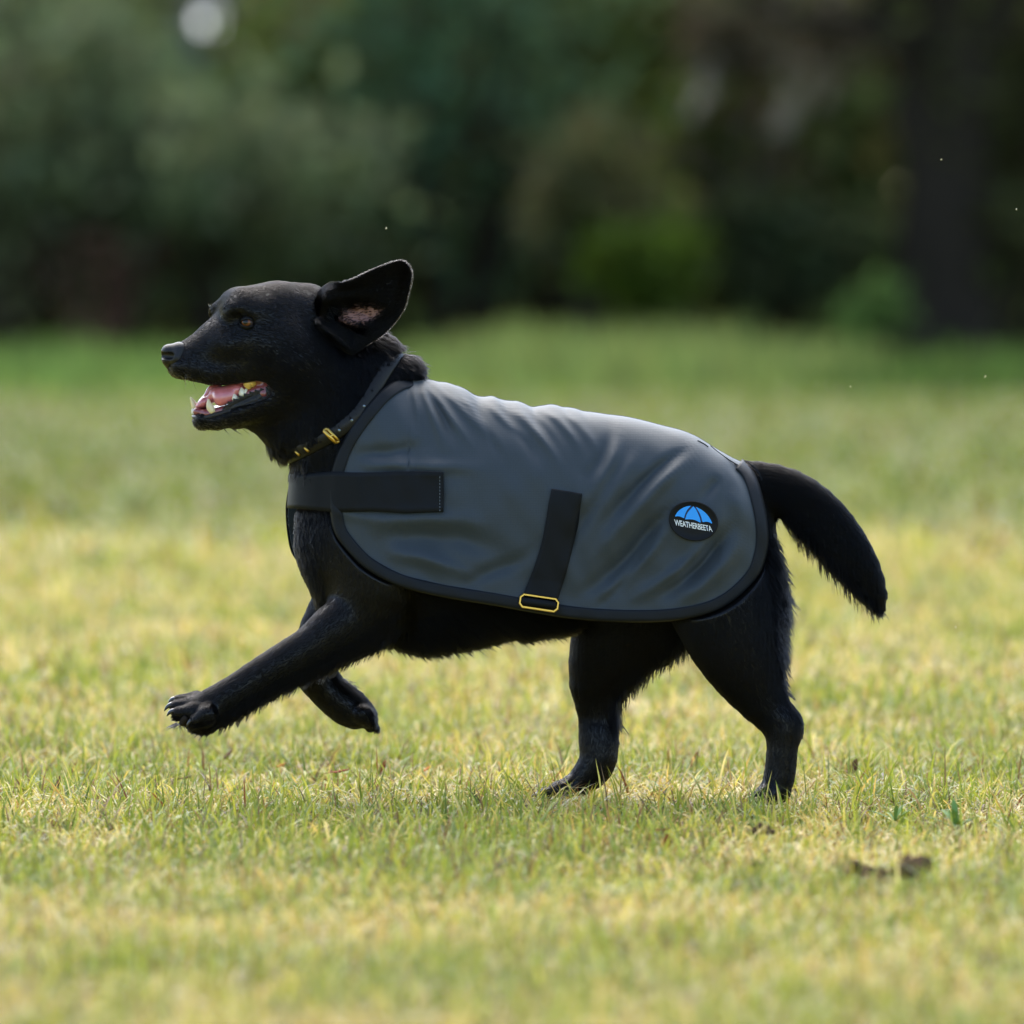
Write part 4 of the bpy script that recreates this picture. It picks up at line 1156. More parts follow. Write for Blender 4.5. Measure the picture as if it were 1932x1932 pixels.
g_m, gt, gn, gl, gb = new_mat('turf')
tc = gn.new('ShaderNodeTexCoord')
def noise(scale, vec, detail=4., rough=.6):
    z = gn.new('ShaderNodeTexNoise'); z.inputs['Scale'].default_value = scale; z.inputs['Detail'].default_value = detail; z.inputs['Roughness'].default_value = rough
    gl.new(vec, z.inputs['Vector']); return z.outputs['Fac']
mp = gn.new('ShaderNodeMapping'); mp.inputs['Scale'].default_value = (.45, 1, 1); gl.new(tc.outputs['Object'], mp.inputs[0])
r1 = gn.new('ShaderNodeValToRGB'); r1.color_ramp.elements[0].position = .36; r1.color_ramp.elements[1].position = .66
r1.color_ramp.elements[0].color = (.22, .225, .04, 1); r1.color_ramp.elements[1].color = (.38, .325, .10, 1)
gl.new(noise(.9, mp.outputs[0]), r1.inputs[0])
# greener and darker towards the trees
sep = gn.new('ShaderNodeSeparateXYZ'); gl.new(tc.outputs['Object'], sep.inputs[0])
wob = gn.new('ShaderNodeMath'); wob.operation = 'MULTIPLY_ADD'; wob.inputs[1].default_value = 3.; gl.new(noise(.35, tc.outputs['Object'], 2), wob.inputs[0]); gl.new(sep.outputs[1], wob.inputs[2])
r2 = gn.new('ShaderNodeValToRGB')
mr = gn.new('ShaderNodeMapRange'); mr.inputs[1].default_value = 0; mr.inputs[2].default_value = 50; gl.new(wob.outputs[0], mr.inputs[0]); gl.new(mr.outputs[0], r2.inputs[0])
el = r2.color_ramp.elements
el[0].position = .0; el[0].color = (1, 1, 1, 1); el[1].position = .235; el[1].color = (1, .97, .9, 1)
for p, c in ((.32, (.62, .76, .48, 1)), (.46, (.56, .72, .44, 1)), (.62, (.48, .68, .40, 1)), (.78, (.42, .64, .40, 1)), (.9, (.17, .27, .20, 1))):
    e_ = el.new(p); e_.color = c
mu = gn.new('ShaderNodeMix'); mu.data_type = 'RGBA'; mu.blend_type = 'MULTIPLY'; mu.inputs[0].default_value = 1
gl.new(r1.outputs[0], mu.inputs[6]); gl.new(r2.outputs[0], mu.inputs[7])
gl.new(mu.outputs[2], gb.inputs['Base Color']); gb.inputs['Roughness'].default_value = .9; gb.inputs['Specular IOR Level'].default_value = .03
bp = gn.new('ShaderNodeBump'); bp.inputs['Strength'].default_value = .8; bp.inputs['Distance'].default_value = .03; gl.new(noise(30, tc.outputs['Object'], 6), bp.inputs['Height']); gl.new(bp.outputs[0], gb.inputs['Normal'])
# one sheet, finer near the dog, out to the horizon
gx = np.concatenate([[-600, -200, -80], np.linspace(-30, 30, 41), [80, 200, 600]]); gyy = np.concatenate([[-400, -100, -40], np.linspace(-20, 75, 96), [120, 250, 700]])
GXX, GYY = np.meshgrid(gx, gyy, indexing='ij')
GZZ = .03 * (n2(GXX, GYY, .5, 3) - .5) * smooth01((GYY - 4) / 6) - .03
ground = tag(mesh_np('ground', np.stack([GXX, GYY, GZZ], -1).reshape(-1, 3), grid_faces(len(gx), len(gyy)), g_m), kind='structure')

# blades
bl_m, bt, bn_, bl, bb = new_mat('grass_blade')
ba = bn_.new('ShaderNodeAttribute'); ba.attribute_name = 'tint'
bl.new(ba.outputs['Color'], bb.inputs['Base Color']); bb.inputs['Roughness'].default_value = .28; bb.inputs['Specular IOR Level'].default_value = .34
tr = bn_.new('ShaderNodeBsdfTranslucent'); bl.new(ba.outputs['Color'], tr.inputs['Color'])
ms = bn_.new('ShaderNodeMixShader'); ms.inputs[0].default_value = .42
bl.new(bb.outputs[0], ms.inputs[1]); bl.new(tr.outputs[0], ms.inputs[2]); bl.new(ms.outputs[0], bn_['Material Output'].inputs['Surface'])

GREEN = np.array([[.27, .32, .035], [.34, .37, .045], [.46, .44, .06], [.15, .205, .03], [.27, .32, .065]])
STRAW = np.array([[.66, .54, .28], [.62, .46, .21], [.70, .61, .40], [.46, .31, .14], [.56, .51, .17], [.60, .54, .20]])
def blades(n, xr, yr, h, w, seg, seed, name):
    rg = np.random.default_rng(seed)
    x = rg.uniform(*xr, n) if not callable(xr) else None
    y = rg.uniform(*yr, n)
    if callable(xr): half = xr(y); x = rg.uniform(-1, 1, n) * half
    # patches: green tufts, straw, thin worn spots
    pg = .36 * n2(x, y, 3.1, 1) + .36 * n2(x, y, 9., 2) + .28 * n2(x, y, 24., 5)
    thin = n2(x + 9, y, 2.3, 8) * .6 + n2(x, y + 4, 7.1, 9) * .4
    keep = rg.random(n) < np.clip(1.25 - 1.0 * (thin > .66), .35, 1)
    for bx, by, br in BARE: keep &= (rg.random(n) < .12 + .88 * smooth01((np.hypot((x - bx), (y - by) * .5) - br * .35) / br))
    x, y, pg = x[keep], y[keep], pg[keep]; n = len(x)
    is_green = rg.random(n) < np.clip((pg - .46) * 2.7 + .36 - .16 * smooth01((y - 1.5) / 2), .06, .9)
    col = np.where(is_green[:, None], GREEN[rg.integers(0, 5, n)], STRAW[rg.integers(0, 6, n)] * np.array([1.07, 1.01, .60])) * rg.uniform(.75, 1.2, (n, 1))
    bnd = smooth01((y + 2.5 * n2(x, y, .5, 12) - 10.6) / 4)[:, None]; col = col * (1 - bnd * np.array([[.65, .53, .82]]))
    dull = rg.random(n) < .10; col[dull] = np.array([.26, .17, .075]) * rg.uniform(.5, 1.2, (dull.sum(), 1))
    rust = rg.random(n) < .018; col[rust] = np.array([.20, .075, .025])
    ht = h * (.35 + rg.gamma(3.2, .21, n)).clip(.3, 1.7) * np.where(is_green, 1.0, 1.0) * (.55 + .45 * n2(x, y, 8, 31) + .5 * n2(x, y, 21, 32))
    lie = np.where(is_green, rg.beta(1.7, 1.9, n), rg.beta(2.8, 1.5, n)) * 1.8      # how far it leans over
    az = rg.uniform(0, 2 * np.pi, n); wd = w * rg.uniform(.6, 1.25, n)
    face = az + np.pi / 2 + rg.normal(0, .5, n)
    L = np.stack([np.cos(face), np.sin(face), rg.normal(0, .15, n)], 1) * wd[:, None] * .5
    ss = np.linspace(0, 1, seg + 1)
    P = []
    for s in ss:
        a = lie * (.35 + .75 * s)
        P.append(np.stack([np.cos(az) * np.sin(a) * s * ht, np.sin(az) * np.sin(a) * s * ht, np.cos(a) * s * ht], 1))
    base = np.stack([x, y, np.full(n, -.012)], 1)
    V_ = []
    for k, s in enumerate(ss[:-1]):
        ww = (1 - s ** 2 * .75)
        V_ += [base + P[k] - L * ww, base + P[k] + L * ww]
    V_.append(base + P[-1])
    nv = 2 * seg + 1
    Vv = np.stack(V_, 1).reshape(-1, 3)
    o = np.arange(n)[:, None] * nv
    Qs = [o + np.array([[2 * k, 2 * k + 1, 2 * k + 3, 2 * k + 2]]) for k in range(seg - 1)]
    T = o + np.array([[2 * seg - 2, 2 * seg - 1, 2 * seg]])
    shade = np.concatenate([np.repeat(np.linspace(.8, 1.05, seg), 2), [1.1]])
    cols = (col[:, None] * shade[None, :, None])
    return Vv, Qs, T, cols.reshape(-1, 3)
def ground_xy(px, row):
    d = CAM_H / ((row - HORIZON) / FPX); X, Y, Z = at(px, row, d); return X, Y
BARE = [ground_xy(1715, 1668) + (.055,), ground_xy(1640, 1668) + (.03,), ground_xy(345, 1487) + (.06,), ground_xy(1440, 1588) + (.02,)]
def half_at(margin):
    return lambda y: (y + DIST) * (966 / FPX) + margin
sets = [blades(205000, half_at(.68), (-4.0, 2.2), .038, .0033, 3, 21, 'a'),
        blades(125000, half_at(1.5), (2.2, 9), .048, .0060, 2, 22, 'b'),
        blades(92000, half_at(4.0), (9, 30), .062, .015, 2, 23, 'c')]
if True:
    Vs, Fq, Ft, Cs, o = [], [], [], [], 0
    for Vv, Qs, T, cols in sets:
        Vs.append(Vv); Cs.append(cols)
        Fq += [q_ + o for q_ in Qs]; Ft.append(T + o); o += len(Vv)
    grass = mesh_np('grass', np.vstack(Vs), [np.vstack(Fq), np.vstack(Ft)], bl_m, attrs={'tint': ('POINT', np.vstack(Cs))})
    tag(grass, 'short yellowing grass of the field under the running dog', 'grass', kind='stuff')

# fallen leaves, soil and a weed in the grass
leaf_m = [simple('russet_leaf', (.17, .042, .012), rough=.8, spec=.1), simple('brown_leaf', (.085, .042, .018), rough=.8, spec=.1), simple('orange_leaf', (.36, .13, .022), rough=.8, spec=.1)]
def on_ground(px, row):
    d = CAM_H / ((row - HORIZON) / FPX); X, Y, Z = at(px, row, d); return np.array([X, Y, 0.])
def leaf(px, row, size, mi, rz, tilt, label, z=.022):
    rg = np.random.default_rng(int(px * 7 + row))
    t = np.linspace(0, 1, 7); wd = .30 * np.sin(np.pi * np.clip(t, .03, .985)) ** .8 * (1 - .25 * t)
    P = []
    for i, s in enumerate(t):
        for k, v in enumerate((-1, 0, 1)):
            P.append(((s - .5) * size, v * wd[i] * size, (abs(v) * .22 * wd[i] + .25 * (s - .5) ** 2 + rg.normal(0, .012)) * size))
    P.append((-.72 * size, 0, .06 * size))
    P = np.array(P); c, s_ = math.cos(tilt), math.sin(tilt)
    P = np.stack([P[:, 0] * c - P[:, 2] * s_, P[:, 1], P[:, 0] * s_ + P[:, 2] * c], 1)
    c, s_ = math.cos(rz), math.sin(rz); P = np.stack([P[:, 0] * c - P[:, 1] * s_, P[:, 0] * s_ + P[:, 1] * c, P[:, 2]], 1)
    f = grid_faces(7, 3); f2 = np.array([[0, 1, 21], [1, 2, 21]])
    g = on_ground(px, row); P = P + np.array([0, 0, z])
    o = mesh_np('fallen_leaf', P, [f, f2], leaf_m[mi]); o.location = g
    m = o.modifiers.new('thickness', 'SOLIDIFY'); m.thickness = .0006
    return tag(o, label, 'leaf', 'dead leaves scattered in the grass')
leaf(108, 1497, .030, 1, .4, 1.2, 'brown leaf standing on edge in straw at the far left of the field', .011)
leaf(640, 1484, .034, 0, .3, .15, 'rust red curled leaf below the gap between the raised front paws', .020)
leaf(1246, 1585, .026, 0, .1, .05, 'small red leaf lying flat right of the front hind paw', .012)
leaf(722, 1468, .022, 0, 1.0, .9, 'red blade of leaf upright in green grass below the folded paw', .016)
leaf(430, 1445, .024, 1, .6, .7, 'dull brown leaf blurred in grass under the stretched paw', .016)
leaf(530, 1463, .018, 2, .2, .4, 'tiny orange leaf in grass right of the stretched paw', .014)
leaf(1150, 1612, .030, 1, .9, .6, 'brown withered leaf in the worn patch below the belly', .016)
leaf(1260, 1612, .022, 0, 1.6, 1.0, 'thin russet leaf upright beside the worn patch below the belly', .016)
leaf(806, 1470, .018, 2, .5, .6, 'orange speck of leaf in the dark green clump ahead of the hind paw', .014)
leaf(1312, 1455, .026, 0, .7, 1.1, 'russet leaf standing in grass between the two hind legs', .016)
leaf(1612, 1470, .030, 1, .9, 1.0, 'brown stalk of leaf upright in grass under the tail tip', .016)
leaf(348, 1482, .020, 1, .3, .2, 'dark brown leaf lying in the bare straw patch left of centre', .010)

soil_m = simple('dark_soil', (.10, .062, .036), rough=.95, spec=.05, bump=(120, 1, .01))
def clod(px, row, size, label, seed):
    rg = np.random.default_rng(seed); c = []
    for i in range(9):
        p = rg.normal(0, 1, 3) * np.array([.55, .4, .2]); p[2] = abs(p[2]) * -1.2
        c.append((p * 22, p * 22 + rg.normal(0, 4, 3), rg.uniform(5, 12), rg.uniform(4, 9), 1))
    vv, ff = blob(c, 2.6, 6)
    vv = vv / 40 * size; vv[:, 2] *= -1
    o = mesh_np('soil_clod', vv, ff, soil_m); o.location = on_ground(px, row) + np.array([0, 0, .010])
    return tag(o, label, 'clod of soil', 'clods of turned soil in the grass')
clod(1722, 1662, .050, 'largest dark clod of turned soil in grass at the lower right', 1)
clod(1636, 1665, .028, 'smaller brown clod left of the largest dark clod', 2)
clod(1440, 1586, .020, 'small dark crumb of soil in the grass below the rear hind foot', 3)
clod(1432, 1650, .012, 'tiny brown crumb in grass below the small dark crumb', 4)

weed_m = simple('weed_leaf', (.14, .25, .06), rough=.5, spec=.2)
def weed(px, row, label, n, size, seed):
    rg = np.random.default_rng(seed); root = tag(empty('coarse_grass_tuft', on_ground(px, row)), label, 'grass tuft')
    for i in range(n):
        a = 2 * np.pi * i / n + rg.normal(0, .3); t = np.linspace(0, 1, 7); e = rg.uniform(.5, 1.35)
        L = size * rg.uniform(.7, 1.1); W_ = L * .07 * np.sin(np.pi * np.clip(t * .9 + .1, 0, 1)) ** .7
        r = L * t * math.cos(e); z = L * t * math.sin(e) * (1 - .35 * t)
        P = np.stack([np.stack([np.cos(a) * r - np.sin(a) * W_ * k, np.sin(a) * r + np.cos(a) * W_ * k, z + abs(k) * W_ * .4], 1) for k in (-1, 0, 1)], 1).reshape(-1, 3)
        o = mesh_np('leaf', P, grid_faces(7, 3), weed_m, root)
    return root
weed(1806, 1568, 'dark green coarse grass tuft in short grass below the tail', 12, .062, 5)
weed(1690, 1552, 'small green tuft in short grass left of the dark coarse tuft', 7, .045, 6)

fleck_m = simple('dry_grass_fleck', (.62, .55, .32), rough=.6)
for px, row, lab in ((1917, 394, 'largest pale grass fleck in the air at the right border, before dark trees'), (1858, 709, 'pale grass fleck in the air just above where the far grass begins at right'), (1776, 300, 'pale grass fleck in the air in front of the thick dark trunk'),
                     (727, 432, 'pale grass fleck in the air above the raised ear'), (1803, 1181, 'pale grass fleck in the air over the grass right of the tail tip'), (1604, 728, 'pale grass fleck in the air over the rump, left of the other flecks')):
    rg = np.random.default_rng(px); v, f = tube(np.cumsum(np.vstack([[0, 0, 0], rg.normal(0, .0011, (3, 3))]), 0), [.0004, .0009, .0008, .0003], 5)
    o = mesh_np('dry_grass_fleck', v, f, fleck_m); X, Y, Z = at(px, row, DIST + rg.uniform(-.2, .2)); o.location = (X, Y, Z)
    tag(o, lab, 'grass fleck', 'flecks of dry grass in the air')
# ================================================================ trees and bushes at the edge of the field
def leaf_material(name, rough=.5, trans=.3):
    m, t, n, l, b = new_mat(name)
    a = n.new('ShaderNodeAttribute'); a.attribute_name = 'tint'; l.new(a.outputs['Color'], b.inputs['Base Color'])
    b.inputs['Roughness'].default_value = rough; b.inputs['Specular IOR Level'].default_value = .12
    tr = n.new('ShaderNodeBsdfTranslucent'); l.new(a.outputs['Color'], tr.inputs['Color'])
    ms = n.new('ShaderNodeMixShader'); ms.inputs[0].default_value = trans
    l.new(b.outputs[0], ms.inputs[1]); l.new(tr.outputs[0], ms.inputs[2]); l.new(ms.outputs[0], n['Material Output'].inputs['Surface'])
    return m
leaf_mat = leaf_material('tree_leaves', .8, .5)
bark = simple('dark_bark', (.032, .025, .018), rough=.95, spec=.05, bump=(9, 1, .05))
bark_pale = simple('pale_bark', (.44, .36, .28), rough=.85, bump=(14, 1, .04))
bark_red = simple('red_brown_bark', (.13, .055, .035), rough=.85, bump=(14, 1, .04))

def leaf_quads(P, size, rg, col, var=.35):
    n = len(P)
    d = rg.normal(0, 1, (n, 3)); d[:, 2] += .5; d /= np.linalg.norm(d, axis=1, keepdims=True)
    a = np.cross(d, rg.normal(0, 1, (n, 3))); a /= np.linalg.norm(a, axis=1, keepdims=True); b = np.cross(d, a)
    s = (size * rg.uniform(.6, 1.3, n))[:, None]
    Vv = np.stack([P - a * s, P + b * s * .45, P + a * s, P - b * s * .45], 1).reshape(-1, 3)
    F = np.arange(n * 4).reshape(-1, 4)
    c = np.asarray(col)[None] * rg.uniform(1 - var, 1 + var, (n, 1)) * rg.uniform(.9, 1.1, (n, 3))
    return Vv, F, np.repeat(c, 4, 0)

def crown_points(c, r, n, rg, clumps=26, tight=.30, hollow=.45):
    k = rg.normal(0, 1, (clumps, 3)); k /= np.linalg.norm(k, axis=1, keepdims=True); k *= rg.uniform(hollow, 1, (clumps, 1))
    i = rg.integers(0, clumps, n); w = rg.uniform(.6, 1.3, clumps)[i]
    return np.array(c) + (k[i] + rg.normal(0, tight, (n, 3)) * w[:, None]) * np.array(r)

def plant(name, px, dist, width, height, col, label, cat, group=None, seed=0, n=1500, lsize=.10, base=.0, stems=3, bark_=None, lean=0., spread=.4, col2=None, frac2=.25):
    """a bush or tree seen at px, dist metres off: stems and crown"""
    rg = np.random.default_rng(seed + int(px) * 3 + int(dist * 11))
    X, Y, _ = at(px, 0, dist)
    root = tag(empty(name, (X, Y, -.03)), label, cat, group)
    c = np.array([lean, 0, base + (height - base) * .52]); r = (width * .5, width * .5, (height - base) * .5)
    P = crown_points(c, r, n, rg, clumps=max(14, int(n / 70)))
    P = P[P[:, 2] > max(.05, base * .6)]
    Vv, F, cc = leaf_quads(P, lsize, rg, col)
    if col2 is not None:
        m = np.repeat(rg.random(len(P)) < frac2, 4); cc[m] = np.asarray(col2) * rg.uniform(.7, 1.3, (m.sum(), 1))
    mesh_np('crown', Vv, F, leaf_mat, root, smooth=False, attrs={'tint': ('POINT', cc)})
    its = []
    for i in range(stems):
        a = rg.uniform(0, 2 * np.pi); b0 = np.array([math.cos(a), math.sin(a), 0]) * width * .06 * (stems > 1)
        tip = c + np.array([math.cos(a) * r[0] * spread, math.sin(a) * r[1] * spread, r[2] * .6])
        t = np.linspace(0, 1, 9)[:, None]; P_ = b0 + (tip - b0) * t + np.cumsum(rg.normal(0, .012 * height, (9, 3)), 0) * (t > 0)
        rad0 = max(.025, .022 * height) * (1.6 if stems == 1 else 1)
        its.append(tube(P_, rad0 * (1.15 - t[:, 0] * .9), 8))
        for k in range(3):
            j = rg.integers(3, 8); a2 = rg.uniform(0, 2 * np.pi); e = P_[j] + np.array([math.cos(a2) * r[0] * .6, math.sin(a2) * r[1] * .6, r[2] * .3])
            its.append(tube([P_[j], (P_[j] + e) / 2 + rg.normal(0, .03 * height, 3), e], np.array([.5, .35, .12]) * rad0, 6))
    v, f = join(its); mesh_np('trunk', v, f, bark_ or bark, root)
    return root

DG = (.10, .13, .03); TEAL = (.085, .145, .072); OLIVE = (.13, .13, .026); MID = (.095, .13, .020); GREY = (.125, .155, .075); YEL = (.062, .10, .010); PALE = (.12, .12, .048); BRN = (.13, .070, .036)
trees = [
 # front rank of bushes (px, dist, width, height, colour)
 ('shrub', 20, 57, 1.5, 1.9, GREY, 'grey green shrub at the left end of the hedge', 'shrub', 1500, .11, .35),
 ('shrub', 265, 58, 1.3, 1.35, TEAL, 'bluish dark shrub standing left of the dog nose', 'shrub', 1500, .10, .45),
 ('shrub', 425, 56.5, 1.2, 1.25, GREY, 'pale grey green bush with drooping sprays above the dog muzzle', 'bush', 1100, .11, .45),
 ('shrub', 575, 59, 1.1, 1.75, DG, 'dark evergreen shrub right above the dog head', 'shrub', 1500, .10, .4),
 ('shrub', 690, 60, 1.1, 2.0, BRN, 'bush with dead brown leaves above the raised ear', 'bush', 700, .10, .6),
 ('shrub', 850, 58.5, 1.5, 2.3, TEAL, 'blue green shrub right of the brown leaved bush', 'shrub', 1500, .10, .4),
 ('shrub', 1120, 57, .85, 1.55, PALE, 'pale silvery bush above the withers of the dog', 'bush', 750, .10, .75),
 ('shrub', 1215, 55.5, .72, .92, YEL, 'bright yellow green bush low at the hedge foot', 'bush', 560, .08, .30),
 ('shrub', 1000, 61, 1.6, 2.2, DG, 'near black shrub between blue green shrub and silvery bush', 'shrub', 1300, .10, .4),
 ('shrub', 1310, 59, .95, 1.7, MID, 'mid green shrub behind the bright yellow green bush', 'shrub', 1200, .10, .4),
 ('shrub', 1480, 58, .95, 1.05, (.085, .105, .045), 'dull green shrub under the pale crooked branches', 'shrub', 1100, .10, .4),
 ('shrub', 1645, 55, .42, .50, (.12, .20, .05), 'low bright green bush at the foot of the dark trunk', 'bush', 260, .07, .1),
 ('shrub', 1900, 58, 1.3, 1.7, (.10, .10, .035), 'olive shrub right of the dark trunk', 'shrub', 1100, .10, .2),
 # second rank, taller
 ('tree', -20, 63, 2.0, 4.6, PALE, 'pale olive tree with loose foliage at the upper left', 'tree', 2200, .13, 1.7),
 ('tree', 730, 63, 1.7, 3.9, (.060, .10, .022), 'tree with yellowish green foliage left of the pale roof gap', 'tree', 2000, .12, 1.4),
 ('tree', 900, 64, 2.4, 4.6, MID, 'leafy green tree rising behind the blue green shrub', 'tree', 2200, .12, 1.5),
 ('tree', 1090, 63, 2.0, 4.4, OLIVE, 'olive green tree over the silvery bush', 'tree', 2000, .12, 1.7),
 ('tree', 1270, 65, 2.4, 4.6, (.10, .11, .028), 'dark olive tree behind the mid green shrub', 'tree', 2000, .12, 1.5),
 ('tree', 370, 66, 2.2, 1.95, MID, 'round green tree below the pale roof', 'tree', 1500, .12, .8),
 ('tree', -200, 62, 2.6, 4.5, MID, 'green tree beyond the left border of the hedge', 'tree', 1600, .13, 1.2),
 ('tree', 2120, 61, 2.6, 4.6, DG, 'dark tree right of the olive shrub', 'tree', 1600, .13, 1.0),
]
for nm, px, dist, w_, h_, col, lab, cat, n_l, ls, base in trees:
    plant(nm, px, dist, w_ * (1.45 if nm == 'shrub' and w_ > 1 else 1), h_ * (1.45 if nm == 'shrub' and w_ > 1 else 1), col, lab, cat, seed=17, n=int(n_l * (1.25 if w_ > 1 else 1)), lsize=ls, base=base, stems=1 if nm == 'tree' else 4)

# red-brown stems at the left, among dark leaves
rs = plant('stemmy_shrub', 178, 56, .9, .95, (.05, .035, .022), 'low shrub of red brown stems at the left hedge foot', 'shrub', seed=5, n=260, lsize=.06, base=.3, stems=9, bark_=bark_red, spread=.9)

def limb(pts, r0, r1, rg, n=14, wob=.03):
    P = smoothline(pts, n); P[1:-1] += rg.normal(0, wob, (n - 2, 3)); return tube(P, np.linspace(r0, r1, n), 10)
rg = np.random.default_rng(44)
# old tree with the dark trunk on the right
X, Y, _ = at(1785, 0, 57.5)
old = tag(empty('old_tree', (X, Y, -.05)), 'old tree with a thick dark trunk behind the tail', 'tree')
tr_ = [limb([(-.02, 0, 0), (0, 0, .6), (.06, .05, 1.4), (.05, 0, 2.2), (-.05, .1, 3.2), (0, .2, 4.6)], .28, .18, rg, 16, .03), limb([(-.14, .05, 0), (-.18, .05, .7), (-.12, 0, 1.5), (-.34, 0, 2.4), (-.7, 0, 3.6)], .20, .12, rg, 14, .03), limb([(.14, .1, 0), (.19, .1, .8), (.14, .1, 1.6), (.45, .1, 2.6), (.9, .1, 3.8)], .20, .12, rg, 14, .03)]
for k in range(6):
    a = k * 1.05; tr_.append(limb([(math.cos(a) * .22, math.sin(a) * .22, .25), (math.cos(a) * .36, math.sin(a) * .36, .05), (math.cos(a) * .6, math.sin(a) * .6, -.05)], .13, .04, rg, 6, .01))
v, f = join(tr_); mesh_np('trunk', v, f, bark, old)
lb = [limb([(.0, 0, 1.9), (-.5, -.2, 2.25), (-1.1, -.3, 2.3), (-1.6, -.3, 2.7)], .10, .03, rg), limb([(0, 0, 2.4), (.5, -.1, 2.9), (1.2, 0, 3.5)], .10, .03, rg), limb([(0, 0, 2.9), (-.4, .1, 3.6), (-.9, .1, 4.6)], .09, .03, rg)]
v, f = join(lb); mesh_np('limb', v, f, bark, old)
P = crown_points((.1, .2, 4.3), (1.9, 1.7, 1.7), 2600, rg, 34); Vv, F_, cc = leaf_quads(P, .12, rg, (.10, .105, .040)); mesh_np('crown', Vv, F_, leaf_mat, old, smooth=False, attrs={'tint': ('POINT', cc)})
P = crown_points((.75, .6, 1.7), (.7, .6, 1.2), 900, rg, 16); Vv, F_, cc = leaf_quads(P, .10, rg, (.085, .085, .035)); mesh_np('foliage', Vv, F_, leaf_mat, old, smooth=False, attrs={'tint': ('POINT', cc)})

# pale crooked branches, upper right
X0, Y0, _ = at(1455, 0, 58.5)
dead = tag(empty('bare_tree', (X0, Y0, -.05)), 'half bare tree with pale crooked branches left of the dark trunk', 'tree')
def pt(px, row): 
    q = at(px, row, 58.5); return (q[0] - X0, rg.normal(0, .08), q[2] + .05)
v, f = join([limb([(0, 0, 0), (.05, 0, .7), pt(1460, 380), pt(1470, 260)], .075, .06, rg)]); mesh_np('trunk', v, f, bark, dead)
br = [([(1470, 260), (1500, 160), (1430, 110), (1375, 40)], .06, .03), ([(1375, 90), (1345, 120), (1325, 190), (1300, 225)], .05, .03), ([(1500, 160), (1560, 120), (1590, 60), (1570, -40)], .07, .04),
      ([(1560, 120), (1570, 170), (1555, 200)], .06, .03), ([(1590, 130), (1660, 120), (1720, 145), (1770, 170)], .065, .04), ([(1720, 145), (1790, 40), (1810, -40)], .07, .05), ([(1660, 120), (1610, 60), (1570, 10)], .05, .03),
      ([(1500, 160), (1470, 60), (1490, -30)], .05, .03)]
br = [(p_, a_ * 1.5, b_ * 1.5) for p_, a_, b_ in br]
for pts, a, b in br:
    v, f = limb([pt(*p) for p in pts], a, b, rg, 14, .02); mesh_np('branch', v, f, bark_pale, dead)
P = np.vstack([crown_points(pt(1430, 60), (.6, .5, .35), 380, rg, 10), crown_points(pt(1640, 40), (.6, .5, .4), 320, rg, 10), crown_points(pt(1380, 280), (.4, .4, .35), 200, rg, 8)])
Vv, F_, cc = leaf_quads(P, .09, rg, (.10, .085, .055)); mesh_np('crown', Vv, F_, leaf_mat, dead, smooth=False, attrs={'tint': ('POINT', cc)})

# tall pale-green grass along the foot of the hedge
def tall_grass(x_px, d_rng, n, h, w, col, seed):
    rg = np.random.default_rng(seed); d = rg.uniform(*d_rng, n); px = rg.uniform(*x_px, n)
    edge_ = smooth01((px - x_px[0]) / 420) * smooth01((x_px[1] - px) / 420)
    keep = rg.random(n) < edge_ ** 1.5 * np.clip(.25 + 1.2 * n2(px, d * 30, .012, seed), 0, 1) * smooth01((d - d_rng[0]) / 9); d, px = d[keep], px[keep]; n = len(d)
    X = (px - 966) / FPX * d; Yp = d - DIST
    a = rg.uniform(0, 2 * np.pi, n); hh = h * rg.gamma(2.2, .38, n).clip(.15, 2.2) * (.7 + .4 * n2(px, d * 9, .006, seed + 3)) * (.35 + .65 * edge_[keep]); ln = rg.uniform(.1, .6, n)
    b = np.stack([X, Yp, np.full(n, -.02)], 1); L = np.stack([np.cos(a), np.sin(a), 0 * a], 1) * w * .5
    top = b + np.stack([-np.sin(a) * hh * ln, np.cos(a) * hh * ln, hh], 1)
    Vv = np.stack([b - L, b + L, (b + top) / 2 + L * .8 + np.array([0, 0, .02]), (b + top) / 2 - L * .8 + np.array([0, 0, .02]), top], 1).reshape(-1, 3)
    o = np.arange(n)[:, None] * 5
    cc = np.asarray(col)[None] * rg.uniform(.7, 1.3, (n, 1)) * rg.uniform(.9, 1.1, (n, 3))
    return Vv, o + np.array([[0, 1, 2, 3]]), o + np.array([[3, 2, 4]]), np.repeat(cc, 5, 0)
tg = [tall_grass((560, 1800), (42, 55), 15000, .17, .04, (.17, .215, .06), 3), tall_grass((-300, 1050), (42, 55), 8000, .10, .04, (.13, .20, .05), 4), tall_grass((1350, 2300), (40, 55), 8000, .10, .04, (.075, .12, .028), 6)]  # right stretch coloured darker for the shade beneath the tree
o = 0; Vs, Q_, T_, Cc = [], [], [], []
for Vv, q4, t3, cc in tg: Vs.append(Vv); Q_.append(q4 + o); T_.append(t3 + o); Cc.append(cc); o += len(Vv)
tag(mesh_np('tall_grass', np.vstack(Vs), [np.vstack(Q_), np.vstack(T_)], leaf_mat, smooth=False, attrs={'tint': ('POINT', np.vstack(Cc))}), 'long green grass along the foot of the hedge', 'tall grass', kind='stuff')

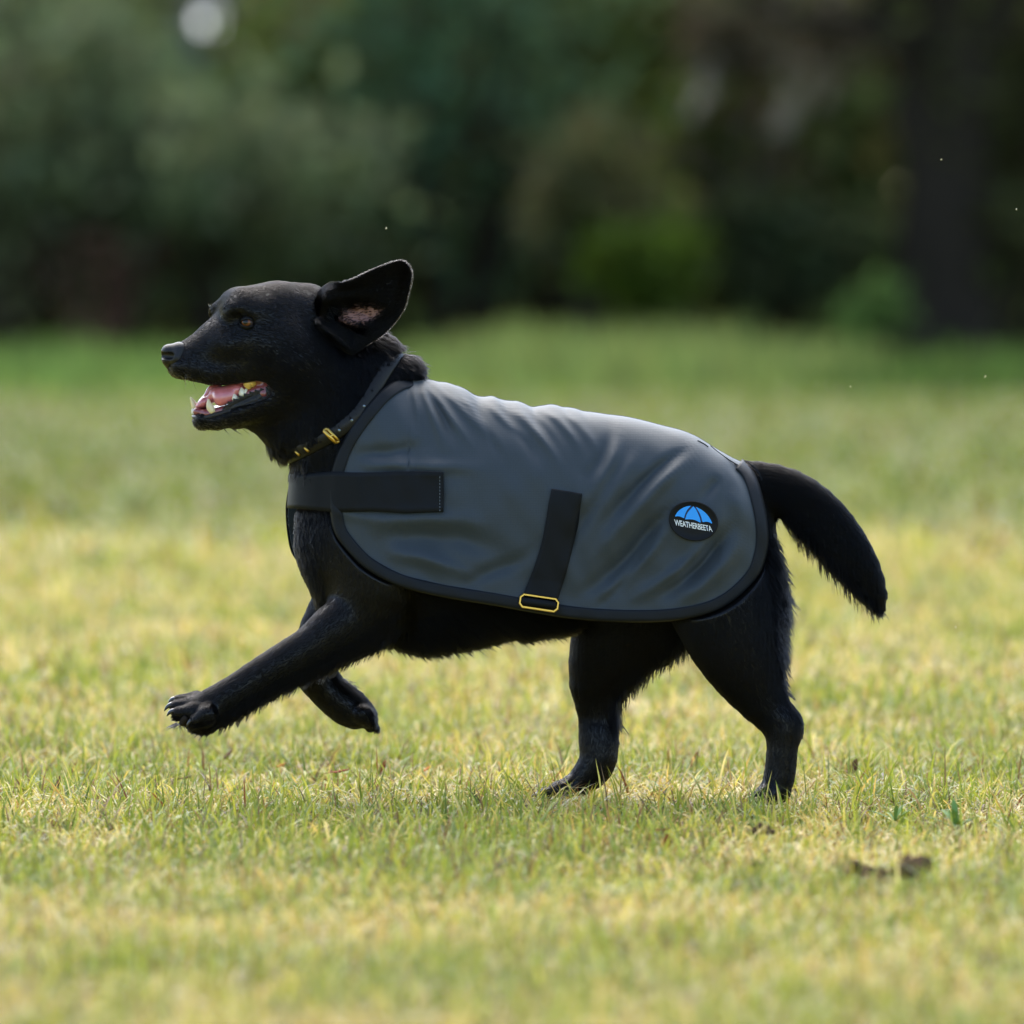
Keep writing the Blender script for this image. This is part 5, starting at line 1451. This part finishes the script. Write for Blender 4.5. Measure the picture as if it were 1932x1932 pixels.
# the wood behind, one dark mass
rg = np.random.default_rng(8)
n = 36000
Xw = rg.uniform(-26, 26, n); Yw = rg.uniform(58, 70, n); Zw = rg.uniform(0, 1, n) ** .9 * (6.5 + 3 * n2(Xw, Xw * 0, .25, 4))
gap = (np.abs(Xw / (Yw + DIST) * FPX + 966 - 410) < 120) & (Zw > 1.9)
Xw, Yw, Zw = Xw[~gap], Yw[~gap], Zw[~gap]
Vv, F_, cc = leaf_quads(np.stack([Xw, Yw, Zw], 1), .42, rg, (.17, .19, .055), .5)
tag(mesh_np('wood', Vv, F_, leaf_mat, smooth=False, attrs={'tint': ('POINT', cc)}), 'dark wood closing the view behind the hedge', 'wood', kind='stuff')

# a slate roof with an added sky mirror for the bright disc, seen through the gap at the upper left
slate = simple('blue_grey_slate', (.055, .062, .070), rough=.95, spec=.05, bump=(6, .6, .02)); wallm = simple('brown_grey_wall', (.12, .105, .10), rough=.8, bump=(8, .5, .02))
hx, hy, _ = at(420, 0, 84)
house = tag(empty('house', (hx, hy, 0)), 'house with blue grey slate roof glimpsed through the trees at the upper left', 'house')
def boxv(x0, x1, y0, y1, z0, z1):
    v = np.array([(x, y, z) for x in (x0, x1) for y in (y0, y1) for z in (z0, z1)], float)
    return v, np.array([[0, 1, 3, 2], [4, 6, 7, 5], [0, 4, 5, 1], [2, 3, 7, 6], [0, 2, 6, 4], [1, 5, 7, 3]])
v, f = boxv(-4, 4, 0, 7, 0, 2.2); mesh_np('wall', v, f, wallm, house, smooth=False)
rv = np.array([(-4.3, -.4, 2.05), (4.3, -.4, 2.05), (4.3, 3.5, 5.2), (-4.3, 3.5, 5.2), (4.3, 7.4, 2.05), (-4.3, 7.4, 2.05), (-4.3, -.4, 1.95), (4.3, -.4, 1.95), (4.3, 7.4, 1.95), (-4.3, 7.4, 1.95)])
roof = mesh_np('roof', rv, [np.array([[0, 1, 2, 3], [3, 2, 4, 5], [6, 7, 1, 0], [5, 4, 8, 9]]), np.array([[1, 4, 2], [0, 3, 5]])], slate, house, smooth=False)
sk_m = simple('glint_mirror', (.30, .32, .33), rough=.06, metal=1.0)  # metal mirror, added only to throw the bright disc of sky light
q0 = at(390, 52, 84); zc = q0[2]; sl_ = (5.2 - 2.05) / 3.9
yc = (zc - 2.05) / sl_ - .4
nrm_ = np.array([0, -sl_, 1]) / math.hypot(1, sl_); upv = np.array([0, 1, sl_]) / math.hypot(1, sl_)
c0 = np.array([q0[0] - hx, yc, zc]) + nrm_ * .07
def plate(w, h, lift): 
    return np.array([c0 + np.array([sx * w, 0, 0]) + upv * sy * h + nrm_ * lz for lz in (lift, lift - .08) for sx, sy in ((-1, -1), (1, -1), (1, 1), (-1, 1))])
pf_ = np.array([[0, 1, 2, 3], [4, 7, 6, 5], [0, 4, 5, 1], [1, 5, 6, 2], [2, 6, 7, 3], [3, 7, 4, 0]])
sk = mesh_np('added_glint_frame', plate(.125, .15, .0), pf_, simple('glint_frame_grey', (.1, .1, .1)), roof, smooth=False)
mesh_np('added_glint_mirror', plate(.105, .13, .03), pf_, sk_m, roof, smooth=False)
